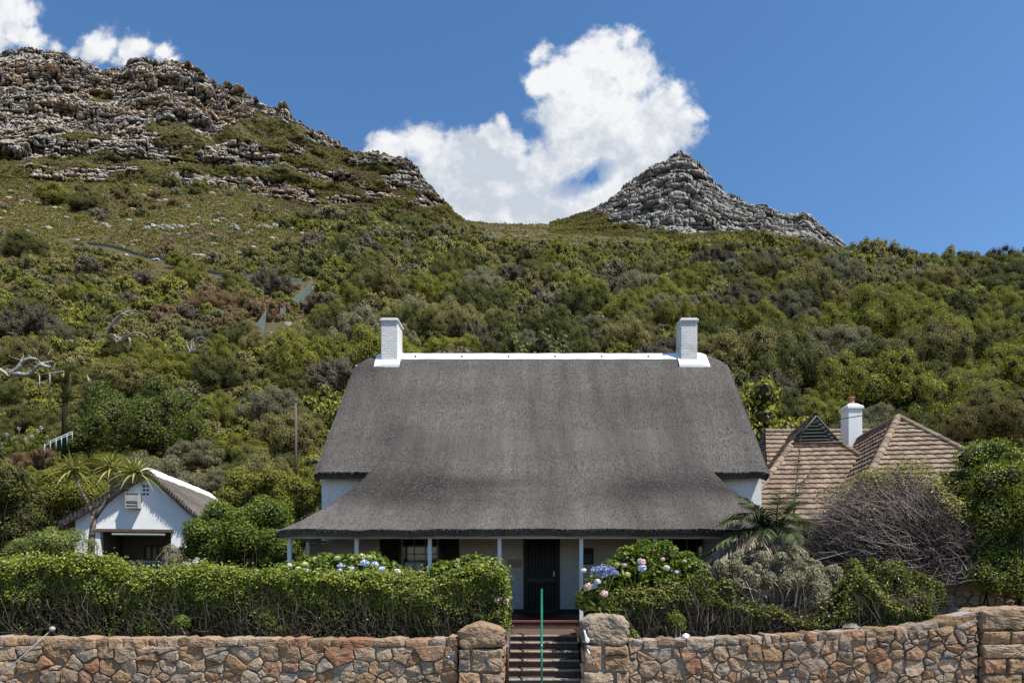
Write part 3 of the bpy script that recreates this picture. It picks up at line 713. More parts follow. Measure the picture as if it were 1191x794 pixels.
def rect_poly(x0,x1,z0,z1, rng, s=.015):
    j = lambda: rng.uniform(-s, s)
    return [(x0+j(),z0+j()),((x0+x1)/2,z0+j()),(x1+j(),z0+j()),(x1+j(),(z0+z1)/2),(x1+j(),z1+j()),((x0+x1)/2,z1+j()),(x0+j(),z1+j()),(x0+j(),(z0+z1)/2)]
def pier(label, x0,x1,y0,y1, ztop, zcap, capdome, blocks, seed, core, captint):
    p = empty('gate_pier', ((x0+x1)/2,(y0+y1)/2,PAVE), 0, label, 'gate pier')
    g = Geo()
    for (a,b,c,d) in blocks: stone_block(g, rect_poly(a,b,c,d,srng), y0+.05, .07, srng, gap=.012, rough=.024)
    # the side faces toward the steps and the garden are coursed too
    zz = PAVE
    for sx, s in ((x0+.05,-1),(x1-.05,1)):
        gg = Geo(); zz = .6
        while zz < zcap-.1:
            h = srng.uniform(.2,.34); stone_block(gg, rect_poly(y0+.03,y1-.03,zz,min(zz+h,zcap),srng), 0, .05, srng); zz += h
        def turn(V, sx=sx, s=s): return np.stack([sx-V[:,1]*s, V[:,0], V[:,2]], -1)
        gg.xform(turn); g.merge(gg)
    child(g.build('pier_stones', MAT['stone']), p)
    g = Geo(); box(g, x0+.05,x1-.05,y0+.05,y1,.5,zcap-.003); child(g.build('mortar', core), p)
    g = Geo(); rock_cap(g, x0-.02,x1+.02,y0-.03,y1+.03,zcap,ztop, srng, capdome, seed, captint, 16, .05, 1.3 if capdome > .6 else 2.2); child(g.build('capstone', MAT['stone']), p)
    return p
pl = pier('gate pier with a broad low dome capstone at the hedge end of the steps', -1.62,-.735,13.16,13.95, 1.97,1.47,.62,
     [(-1.60,-1.38,1.27,1.47),(-1.60,-1.38,1.03,1.26),(-1.36,-.745,1.03,1.47),(-1.60,-1.18,.6,1.02),(-1.16,-.745,.6,1.02)], 3, MAT['mortar_dark'], .86)
pr = pier('gate pier with a tall round capstone and white paint drips beside the hydrangeas', .80,1.69,13.16,13.95, 2.13,1.55,.45,
     [(.81,1.15,1.05,1.54),(1.2,1.68,1.36,1.54),(1.2,1.68,1.05,1.35),(.81,1.4,.6,1.03),(1.42,1.68,.6,1.03)], 8, MAT['mortar'], .36)
def splash(parent, pts, yf, name='paint_drip'):
    g = Geo(); p = chaikin(np.array(pts), 2, .25); c = p.mean(0); n = len(p)
    V = np.concatenate([np.stack([p[:,0], np.full(n, yf), p[:,1]],-1), np.stack([c[0]+(p[:,0]-c[0])*.8, np.full(n, yf-.02), c[1]+(p[:,1]-c[1])*.8],-1)])
    F = [(k,(k+1)%n,n+(k+1)%n,n+k) for k in range(n)]+[tuple(range(n,2*n))]
    g.add(V, F); return child(g.build(name, MAT['white_paint']), parent)
splash(pr, [(.795,1.86),(.84,1.83),(.87,1.72),(.93,1.66),(.90,1.58),(.84,1.60),(.83,1.72)], 13.11)
splash(pr, [(.86,1.50),(.90,1.46),(.94,1.40),(.92,1.37),(.88,1.42)], 13.075)
pe = pier('big squared ashlar pier with a flat rough capstone ending the rising wall', 8.50,9.95,13.2,14.0, 2.27,1.82,.3,
     [(8.52,9.06,1.56,1.81),(9.08,9.55,1.56,1.81),(9.57,9.93,1.56,1.81),(8.52,9.93,1.30,1.55),(8.52,8.98,1.0,1.28),(9.0,9.5,1.0,1.28),(9.52,9.93,1.0,1.28),(8.52,9.3,.6,.98),(9.32,9.93,.6,.98)], 12, MAT['mortar_dark'], .2)
wb = empty('stone_wall', (11,15.6,1.5), 0, 'dark shaded stone retaining wall in the corner under the overhanging green shrub', 'wall')
g = Geo(); rubble(g, 8.9, 13.0, lambda X: 2.75, 1.4, 15.5, srng, .14, .32); child(g.build('stones', MAT['stone']), wb)
child(wall_core(None, 8.9, 13.0, lambda X: 2.75, 1.3, 15.49, .42, MAT['mortar_dark']), wb)
# raised garden beds behind the walls
g = Geo(); box(g, -60,-.76,13.6,15.1,.5,1.6); tag(g.build('garden_bed', MAT['earth']), kind='structure')
g = Geo(); box(g, .83,60,13.6,15.1,.5,1.6); tag(g.build('garden_bed', MAT['earth']), kind='structure')
def scrap(name, label, cat, loc, s, mat, seed):
    bm = bmesh.new(); bmesh.ops.create_icosphere(bm, subdivisions=2, radius=1); V = np.array([v.co[:] for v in bm.verts]); F = [tuple(v.index for v in f.verts) for f in bm.faces]; bm.free()
    V = V*(1+.5*fbm(V*2+seed, 3, seed))[:,None]*np.array(s); g = Geo(); g.add(V, F); return tag(g.build(name, mat, None, loc), label, cat)
scrap('paper_scrap', 'crumpled white paper scrap lying on the stone coping', 'litter', (2.83,13.42,1.70), (.07,.05,.05), MAT['scrap_white'], 2)
scrap('plastic_scrap', 'tiny blue plastic scrap wedged between the stones beside the gate pier', 'litter', at(522,764,13.2), (.022,.02,.03), MAT['scrap_blue'], 5)
scrap('loose_stone', 'small loose grey block resting on top of the stone wall under the dark hedge', 'stone', (6.15,13.55,1.86), (.17,.10,.07), MAT['rockgrey'], 9)

# ------------------------------------------------------------------ steps and rail
st = empty('stair_flight', (0,14,PAVE), 0, 'brick garden steps with pale rounded nosings between the two gate piers', 'steps')
NZ = [.87,1.01,1.16,1.31,1.46,1.58]; NY = [13.35,13.65,13.95,14.25,14.55,14.85]
zprev = PAVE-.2
for k, (z, y) in enumerate(zip(NZ, NY)):
    yb = NY[k+1] if k < 5 else 16.38
    g = Geo(); box(g, -.70,.775, y, yb+.02, zprev-.0, z-.0505); box(g, -.70,.775, y+.047, yb+.02, z-.05, z-.004); r = child(g.build('riser', MAT['riser_brick']), st)
    g = Geo()
    # three worn nosing slabs with a rounded front edge
    for (a, b) in ((-.70,-.30),(-.29,.22),(.23,.775)):
        prof = [(y+.045,-.049),(y+.01,-.049),(y-.025,-.045),(y-.04,-.028),(y-.038,-.010),(y-.02,.0),(y+.045,.0)]
        dz = RNG.uniform(-.004,.004); n = len(prof)
        V = [(a, p, z+q+dz) for p, q in prof]+[(b, p, z+q+dz) for p, q in prof]
        F = [tuple(range(n)), tuple(range(2*n-1, n-1, -1))]+[(i, n+i, n+(i+1)%n, (i+1)%n) for i in range(n)]
        g.add(V, F)
    child(g.build('tread', MAT['concrete']), r); zprev = z-.05

rail = empty('handrail', (0,13.05,PAVE), 0, 'slender bright green metal handrail climbing the middle of the garden steps', 'handrail')
g = Geo(); tube1(g, [(0,13.08,PAVE),(0,13.08,1.60)], .024, 10); child(g.build('post', MAT['green_paint']), rail)
g = Geo(); tube1(g, [(0,14.95,1.58),(0,14.95,2.52)], .024, 10); child(g.build('post', MAT['green_paint']), rail)
g = Geo(); tube1(g, [(0,12.9,1.52),(0,13.0,1.575),(0,13.08,1.62),(0,14.95,2.54),(0,15.06,2.56),(0,15.10,2.52)], .026, 10); child(g.build('rail', MAT['green_paint']), rail)
gt = empty('garden_gate', (-.70,13.5,PAVE), 0, 'rusty iron garden gate folded back against the low domed pier', 'gate')
g = Geo()
tube1(g, [(-.665,13.3,.78),(-.665,13.3,1.79)], .028, 8); tube1(g, [(-.665,14.15,1.2),(-.665,14.15,1.79)], .016, 8)
tube1(g, [(-.665,13.3,1.76),(-.665,14.15,1.76)], .014, 6); tube1(g, [(-.665,13.3,1.25),(-.665,14.15,1.25)], .014, 6)
child(g.build('gate_frame', MAT['rust']), gt)
for k in range(6):
    g = Geo(); tube1(g, [(-.665,13.42+k*.12,1.25),(-.665,13.42+k*.12,1.76)], .008, 6); child(g.build('bar', MAT['rust']), gt)
g = Geo(); box(g, -.70,-.64,13.24,13.275,1.50,1.56); tube1(g, [(-.69,13.257,1.56),(-.69,13.257,1.60),(-.67,13.257,1.615),(-.65,13.257,1.60),(-.65,13.257,1.56)], .007, 6)
child(g.build('padlock', MAT['lock']), gt)

# ------------------------------------------------------------------ thatched house
YF, YB = 19.4, 26.4                # front and back wall planes
SZ = 1.78                          # veranda floor level
YE, ZE = 18.9, 5.594; YR, ZR = 23.0, 10.24
SL = (ZR-ZE)/(YR-YE)
house = empty('thatched_house', (0,21,SZ), 0, 'long white house under a huge grey thatched roof that sweeps down over its veranda', 'house')
def H(g, name, mat, bevel=0, parent=None): return child(g.build(name, mat, bevel=bevel), parent or house)
def house_walls():
    g = Geo()
    door = (-.52,.52,SZ,3.95); wl_ = (-2.98,-2.06, 2.55,3.95) ; 
    X0, X1 = -6.25, 6.25
    # front wall with the door opening left out
    box(g, X0,-.52,YF,YF+.3,1.2,5.75); box(g, .52,X1,YF,YF+.3,1.2,5.75); box(g, -.52,.52,YF+.002,YF+.298,3.98,5.75)
    for x in (X0, X1-.3):
        z0, zr = 1.2, ZE+SL*(YR-YE)-.35
        zE = 5.75
        V = [(x,YF+.301,z0),(x,YB,z0),(x,YB,zE),(x,YR,zr),(x,YF+.301,zE)]
        V2 = [(a+.3,b,c) for a,b,c in V]; n = 5
        g.add(V+V2, [tuple(range(n)), tuple(range(2*n-1,n-1,-1))]+[(i,(i+1)%n,n+(i+1)%n,n+i) for i in range(n)])
    box(g, X0+.301,X1-.301,YB-.3,YB-.001,1.2,5.7)
    H(g, 'wall', MAT['wall_block'])
    g = Geo(); box(g, X0-.02,X1+.02,YF-.03,YF-.003,1.5,SZ+.10); H(g, 'plinth', MAT['dark_paint'])
    g = Geo()      # end screens of the veranda
    box(g, -6.30,-6.18,18.25,YF-.01,1.6,3.72); H(g, 'veranda_screen', MAT['wall_block']); g = Geo(); box(g, 6.18,6.30,18.25,YF-.01,1.6,3.72); H(g, 'veranda_screen', MAT['wall_block'])
house_walls()
g = Geo(); box(g, -6.3,6.3,16.46,YF+.6,1.0,SZ-.004); H(g, 'veranda_floor', MAT['stoep_floor'])
g = Geo(); box(g, -6.35,6.35,16.38,16.46,SZ-.055,SZ); H(g, 'veranda_edge', MAT['red_stoep'], .012)
g = Geo(); box(g, -6.3,6.3,16.40,16.455,1.0,SZ-.057); H(g, 'veranda_riser', MAT['riser_brick'])
g = Geo(); box(g, -6.2,6.2,16.36,16.46,3.742,3.81); box(g, -6.2,-6.1,16.462,19.38,3.742,3.81); box(g, 6.1,6.2,16.462,19.38,3.742,3.81); H(g, 'veranda_beam', MAT['post_paint'])
for px in (337,415,500,581,676,762,848,922):
    x = xat(px, 16.41); g = Geo(); box(g, x-.045,x+.045,16.365,16.455,SZ,3.741); H(g, 'veranda_post', MAT['post_paint'], .006)
for x in (-6.22,6.22):
    g = Geo(); box(g, x-.05,x+.05,18.14,18.24,SZ,3.741); H(g, 'veranda_post', MAT['post_paint'], .006)

def xend(Y):      # half length of the roof at a row of the front slope: nearly a gable, clipped round at the top
    t = np.clip((Y-YE)/(YR-YE), 0, 1)
    return 6.33-.18*t-.62*np.clip((t-.86)/.14, 0, 1)**1.6
def thatch_roof():
    g = Geo(); TH = .25
    n = np.array([0,-SL,1])/math.hypot(SL,1); 
    us = np.linspace(-1,1,161)
    def slab(side):
        t = np.linspace(0,1,70)**.9
        Y = YR+(YE-YR)*t*side if side > 0 else YR+(YR-YE)*t
        zc = ZR-SL*np.abs(Y-YR)
        # round the ridge and sag the long slope very slightly
        rd = np.abs(Y-YR); zc = ZR-SL*np.sqrt(rd**2+.12**2)+SL*.10
        xe = xend(YR-np.abs(Y-YR))
        X = us[None,:]*xe[:,None]; YY = np.broadcast_to(Y[:,None], X.shape); ZZ = np.broadcast_to(zc[:,None], X.shape).copy()
        # the ends roll over softly
        edge = np.clip((np.abs(us)-.965)/.035, 0, 1)
        ZZ -= (edge**2*.09)[None,:]
        q = np.stack([X, YY, ZZ], -1)
        ZZ = ZZ+fbm(q*1.3, 3, 70)*.035+fbm(q*6, 3, 71)*.012
        nn = np.array([0,-SL if side > 0 else SL,1])/math.hypot(SL,1)
        O = np.stack([X, YY, ZZ], -1); I = O-nn*TH; I[0,:,2] = O[0,:,2]-.3
        I[...,0] *= .992
        r, c = X.shape; V = np.concatenate([O.reshape(-1,3), I.reshape(-1,3)]); F = grid_faces(r, c); m = r*c
        if side < 0: F = F[:,::-1]
        idx = np.arange(m).reshape(r, c)
        rim = []
        for line in (idx[:,0], idx[-1,:], idx[::-1,-1]):
            a, b = line[:-1], line[1:]; rim.append(np.stack([a, a+m, b+m, b], -1))
        tint = .5+.42*fbm(O*np.array([.28,.9,.9]), 4, 77)
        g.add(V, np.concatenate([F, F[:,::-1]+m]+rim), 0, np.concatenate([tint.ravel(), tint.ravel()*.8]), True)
        return O
    O = slab(1); slab(-1)
    # lower sweep over the veranda
    B0 = np.array([20.6, ZE+SL*(20.6-YE)+.012]); B1 = np.array([19.0, ZE+SL*.1+.015]); B2 = np.array([17.95,5.02]); B3 = np.array([16.0,3.947])
    t = np.linspace(0,1,64)[:,None]; C = B0*(1-t)**3+3*B1*t*(1-t)**2+3*B2*t*t*(1-t)+B3*t**3
    us2 = np.linspace(-1,1,181); Yc, Zc = C[:,0], C[:,1]
    xe = np.interp(Yc, [16.0,16.6,17.5,18.3,18.8,19.3,20.6], [6.19,5.78,5.28,4.92,4.72,4.55,4.25])
    X = us2[None,:]*xe[:,None]; YY = np.broadcast_to(Yc[:,None], X.shape); ZZ = np.broadcast_to(Zc[:,None], X.shape).copy()
    q = np.stack([X, YY, ZZ], -1); fade = np.clip((20.5-YY)/1.0, 0, 1)
    ZZ = ZZ+fade*(fbm(q*1.3, 3, 70)*.04+fbm(q*6, 3, 71)*.012)+(1-fade)*(fbm(q*1.3, 3, 70)*.035+fbm(q*6, 3, 71)*.012)
    edge = np.clip((np.abs(us2)-.96)/.04, 0, 1); ZZ -= (edge**2*.06)[None,:]*fade
    dC = np.gradient(C, axis=0); nn = np.stack([np.zeros(len(C)), dC[:,1], -dC[:,0]], -1); nn /= np.linalg.norm(nn, axis=1, keepdims=True)
    thick = np.clip((20.3-Yc)/1.2, 0, 1)*.175+.01
    O2 = np.stack([X, YY, ZZ], -1); I2 = O2-(nn*thick[:,None])[:,None,:]
    r, c = X.shape; m = r*c; idx = np.arange(m).reshape(r, c); F = grid_faces(r, c); rim = []
    for line in (idx[-1,:],):
        a, b = line[:-1], line[1:]; rim.append(np.stack([a, a+m, b+m, b], -1))
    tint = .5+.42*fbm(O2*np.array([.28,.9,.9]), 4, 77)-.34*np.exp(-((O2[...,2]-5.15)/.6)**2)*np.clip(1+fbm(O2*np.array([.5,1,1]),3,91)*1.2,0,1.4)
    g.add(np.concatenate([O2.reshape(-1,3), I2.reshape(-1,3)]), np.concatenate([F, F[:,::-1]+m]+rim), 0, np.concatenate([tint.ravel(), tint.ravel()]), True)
    # hipped ends of the veranda roof
    for s, col in ((-1,0),(1,-1)):
        top = O2[:,col,:]; bot = top.copy(); 
        k = top[:,1] < 19.2
        top = top[k]; e = len(top)
        tt = np.linspace(0,1,8)[:,None,None]
        bot = np.stack([np.full(e, s*6.27), top[:,1]+.0, np.full(e, 3.93)], -1)
        bot[-1] = top[-1]
        G = top[None]*(1-tt)+bot[None]*tt; rr, cc = G.shape[:2]; Fh = grid_faces(rr, cc)
        low = G-np.array([0,0,.17]); mm = rr*cc; ii = np.arange(mm).reshape(rr, cc)
        a, b = ii[-1,:-1], ii[-1,1:]
        g.add(np.concatenate([G.reshape(-1,3), low.reshape(-1,3)]), np.concatenate([Fh, Fh[:,::-1]+mm, np.stack([a,b,b+mm,a+mm],-1)]), 0, .5, True)
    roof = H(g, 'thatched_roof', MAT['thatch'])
    # loose straws standing proud of the surface, and the ragged cut of the eaves
    rng = np.random.default_rng(3); gs = Geo()
    def straw(P, D, Nn, ln, wd):
        n = len(P); t = D+rng.normal(0,.16,(n,3)); t += Nn*rng.uniform(.02,.16,n)[:,None]; t /= np.linalg.norm(t,axis=1,keepdims=True)
        b = np.cross(t, Nn); L_ = ln*rng.uniform(.5,1.3,n)[:,None]; W = wd*rng.uniform(.6,1.5,n)[:,None]
        V = np.stack([P-b*W, P+b*W, P+t*L_+b*W*.5, P+t*L_-b*W*.5], 1)
        gs.add(V.reshape(-1,3), np.arange(4*n).reshape(n,4), 0, np.repeat(rng.random(n),4))
    def sample(G, n):
        i = rng.integers(0, G.shape[0]-1, n); j = rng.integers(0, G.shape[1]-1, n); a = rng.random((n,1)); b = rng.random((n,1))
        p = G[i,j]*(1-a)*(1-b)+G[i+1,j]*a*(1-b)+G[i,j+1]*(1-a)*b+G[i+1,j+1]*a*b
        d = G[i+1,j]-G[i,j]; d /= np.linalg.norm(d,axis=1,keepdims=True); e = G[i,j+1]-G[i,j]; e /= np.linalg.norm(e,axis=1,keepdims=True)
        nrm = np.cross(d, e); nrm *= np.sign(nrm[:,2:3]); return p, d, nrm
    p, d, nr = sample(O, 52000); k = ~((p[:,1] < 20.2) & (np.abs(p[:,0]) < 4.3)); straw(p[k], d[k], nr[k], .09, .0042)
    p, d, nr = sample(O2, 34000); straw(p, d, nr, .09, .0042)
    for G, n in ((O2, 5200), (O, 1600)):
        j = rng.integers(0, G.shape[1]-1, n); a = rng.random((n,1)); top = G[-1,j]*(1-a)+G[-1,j+1]*a
        if G is O: kk = np.abs(top[:,0]) > 4.5; top = top[kk]
        n = len(top); dn = G[-1,0]-G[-2,0]; dn = dn/np.linalg.norm(dn); nv = np.array([0,-dn[2],dn[1]]); nv = nv*np.sign(nv[2])
        P = top-nv*rng.uniform(0,.17,n)[:,None]
        straw(P-dn*.06, np.broadcast_to(dn, (n,3)), np.broadcast_to(nv, (n,3)), .09, .005)
    child(gs.build('straw', MAT['straw']), roof)
    return roof
roof = thatch_roof()

# white cement ridge capping with round ends, and the chimneys standing in it
def zroof(Y): return ZR-SL*math.sqrt((Y-YR)**2+.0144)+SL*.10
g = Geo(); xs = np.linspace(-5.62,5.62,90); prof = np.linspace(-.36,.36,13)
Vr = []
for x in xs:
    e = max(0, (abs(x)-5.05)/.57); dz = -.16*e**2.2; k = 1
    for p in prof: Vr.append((x, YR+p*k, zroof(YR+p*k)+.055+dz+mnoise.noise(Vector((x*2,p*3,0)))*.012))
n = len(prof); V = np.array(Vr); idx = np.arange(len(V)).reshape(len(xs), n)
Vlow = V-np.array([0,0,.10]); m = len(V); Fr = grid_faces(len(xs), n)[:,::-1]
rim = [np.stack([l[:-1], l[1:], l[1:]+m, l[:-1]+m], -1) for l in (idx[:,0], idx[0,::-1], idx[-1,:], idx[::-1,-1])]
g.add(np.concatenate([V, Vlow]), np.concatenate([Fr]+rim), 0, .5, True); rcap = H(g, 'ridge_cap', MAT['white_paint'])
g = Geo()
for x in np.arange(-4.2,4.3,1.55): rock_cap(g, x-.035,x+.035, YR-.30,YR-.24, zroof(YR-.27)+.055,zroof(YR-.27)+.10, srng, .5, 1, .5, 2, .0)
child(g.build('ridge_tie', MAT['rust']), rcap)
def chimney(xc, s, label):
    g = Geo(); box(g, xc-.27,xc+.27,YR-.42,YR+.38,zroof(YR-.42)-.25,zat(374,YR-.4)); c = H(g, 'chimney', MAT['white_brick'], .012); tag(c, label)
    g = Geo(); zt_ = zat(374,YR-.4); box(g, xc-.315,xc+.315,YR-.465,YR+.425,zt_+.002,zt_+.075); box(g, xc-.27,xc+.27,YR-.42,YR+.38,zt_+.077,zt_+.13); child(g.build('chimney_cap', MAT['white_brick'], bevel=.015), c)
    # cement apron draped on the thatch round the stack
    g = Geo(); xa, xb = (xc-.62, xc+.36) if s < 0 else (xc-.36, xc+.62)
    xs = np.linspace(xa, xb, 14); ys = np.linspace(YR-.62, YR+.6, 22); P = []
    for y in ys:
        for x in xs:
            e = max(0, (abs(x)-5.15)/.5); P.append((x+(.05*s*(YR-y) if (x == xs[0] and s < 0) or (x == xs[-1] and s > 0) else 0), y, zroof(y)+.085-.16*e**2.2))
    P = np.array(P); m = len(P); idx = np.arange(m).reshape(22,14); F = grid_faces(22,14)
    rim = [np.stack([l[:-1], l[1:], l[1:]+m, l[:-1]+m], -1) for l in (idx[0,::-1], idx[:,0], idx[-1,:], idx[::-1,-1])]
    g.add(np.concatenate([P, P-np.array([0,0,.09])]), np.concatenate([F]+rim), 0, .5, False); child(g.build('apron', MAT['white_paint']), c)
chimney(-5.04, -1, 'white painted brick chimney at the sunlit end of the ridge')
chimney(4.88, 1, 'white painted brick chimney at the darker end of the ridge')

# door, windows
g = Geo(); box(g, -.52,-.44,YF-.02,YF+.10,SZ+.11,3.97); box(g, .44,.52,YF-.02,YF+.10,SZ+.11,3.97); box(g, -.439,.439,YF-.02,YF+.10,3.90,3.97); box(g, -.52,.52,YF-.10,YF+.12,SZ,SZ+.108); H(g, 'door_frame', MAT['dark_paint'])
g = Geo(); box(g, -.438,.438,YF+.10,YF+.15,SZ+.11,3.42); 
for x0,x1 in ((-.36,-.04),(.04,.36)):
    for z0,z1 in ((SZ+.25,SZ+.85),(SZ+.95,3.3)): box(g, x0,x1,YF+.085,YF+.102,z0,z1)
d = H(g, 'door', MAT['dark_paint'], .004)
g = Geo(); box(g, -.438,.438,YF+.10,YF+.13,3.43,3.89); H(g, 'fanlight', MAT['dark_paint'])
gate_g = Geo()
for x in (-.42,.42): box(gate_g, x-.02,x+.02,YF-.01,YF+.02,SZ+.12,3.88)
box(gate_g, -.399,.399,YF-.01,YF+.02,SZ+.12,SZ+.17); box(gate_g, -.399,.399,YF-.01,YF+.02,3.83,3.88)
sg = H(gate_g, 'security_gate', MAT['iron'])
g = Geo(); box(g, -.399,.399,YF-.016,YF+.024,SZ+.86,SZ+.98); child(g.build('lock_rail', plain('grey steel', (.06,.06,.062), .5, .2, 8)), sg)
for k in range(9):
    x = -.36+k*.09; g = Geo(); tube1(g, [(x,YF+.005,SZ+.17),(x,YF+.005,3.83)], .009, 6); child(g.build('bar', MAT['iron']), sg)
g = Geo(); box(g, .33,.37,YF-.045,YF-.018,SZ+1.03,SZ+1.17); tube1(g, [(.35,YF-.06,SZ+1.1),(.26,YF-.06,SZ+1.1)], .01, 6); child(g.build('gate_handle', MAT['lock']), sg)
def sash_window(xc, w, zb, zt_, name_label, shut=True, cols=3):
    x0, x1 = xc-w/2, xc+w/2
    g = Geo(); f = .06
    box(g, x0-f,x0,YF-.04,YF-.003,zb-f,zt_+f); box(g, x1,x1+f,YF-.04,YF-.003,zb-f,zt_+f); box(g, x0,x1,YF-.04,YF-.003,zt_,zt_+f); box(g, x0-.1,x1+.1,YF-.10,YF-.003,zb-f-.05,zb-f-.001)
    wn = H(g, 'window', MAT['pale_wood'], .004); tag(wn, name_label)
    g = Geo(); box(g, x0,x1,YF-.012,YF-.006,zb,zt_); child(g.build('pane', MAT['glass']), wn)
    g = Geo()
    for k in range(1,cols): xx = x0+(x1-x0)*k/cols; box(g, xx-.014,xx+.014,YF-.032,YF-.014,zb,zt_)
    for z in (zb+(zt_-zb)*.30, zb+(zt_-zb)*.68): box(g, x0,x1,YF-.034,YF-.016,z-.018,z+.018)
    child(g.build('glazing_bar', MAT['pale_wood']), wn)
    if shut:
        g = Geo(); box(g, x0+.05,x0+(x1-x0)*.62,YF-.0145,YF-.0125,zb+.0,zb+(zt_-zb)*.5); child(g.build('sash_reflection', MAT['sash_reflection']), wn)  # opaque pale sheet painted as the reflection in the lower sash
        for a, b in ((x0-f-.60,x0-f-.01),(x1+f+.01,x1+f+.58)):
            g = Geo(); box(g, a,a+.07,YF-.045,YF-.004,zb-.05,zt_+.05); box(g, b-.07,b,YF-.045,YF-.004,zb-.05,zt_+.05)
            for z in (zb-.05, (zb+zt_)/2-.05, zt_-.03): box(g, a+.071,b-.071,YF-.045,YF-.004,z,z+.08)
            for z in np.arange(zb+.05, zt_-.05, .055): g.add([(a+.071,YF-.038,z),(b-.071,YF-.038,z),(b-.071,YF-.008,z+.05),(a+.071,YF-.008,z+.05)], np.array([[0,1,2,3]]))
            H(g, 'shutter', MAT['dark_paint'])
sash_window(xat(488.5,YF), .95, 2.55, 3.86, 'sash window between dark open shutters')
sash_window(xat(790,YF), 1.3, 2.62, 3.86, 'dark window behind the hydrangeas', False, 3)
g = Geo(); box(g, xat(674,YF),xat(690,YF),YF-.05,YF-.003,zat(656,YF),zat(637,YF)); mb = H(g, 'notice_board', MAT['dark_paint'], .006)
g = Geo(); box(g, xat(676,YF),xat(688,YF),YF-.056,YF-.051,zat(654.5,YF),zat(644,YF)); child(g.build('notice_panel', plain('grey panel', (.10,.10,.11), .5, .2, 8)), mb)
g = Geo(); box(g, xat(591,YF),xat(607,YF),YF-.016,YF-.003,zat(660,YF),zat(650,YF)); H(g, 'wall_plaque', plain('pinkish plaque', (.40,.34,.31), .7, .1, 8), .003)

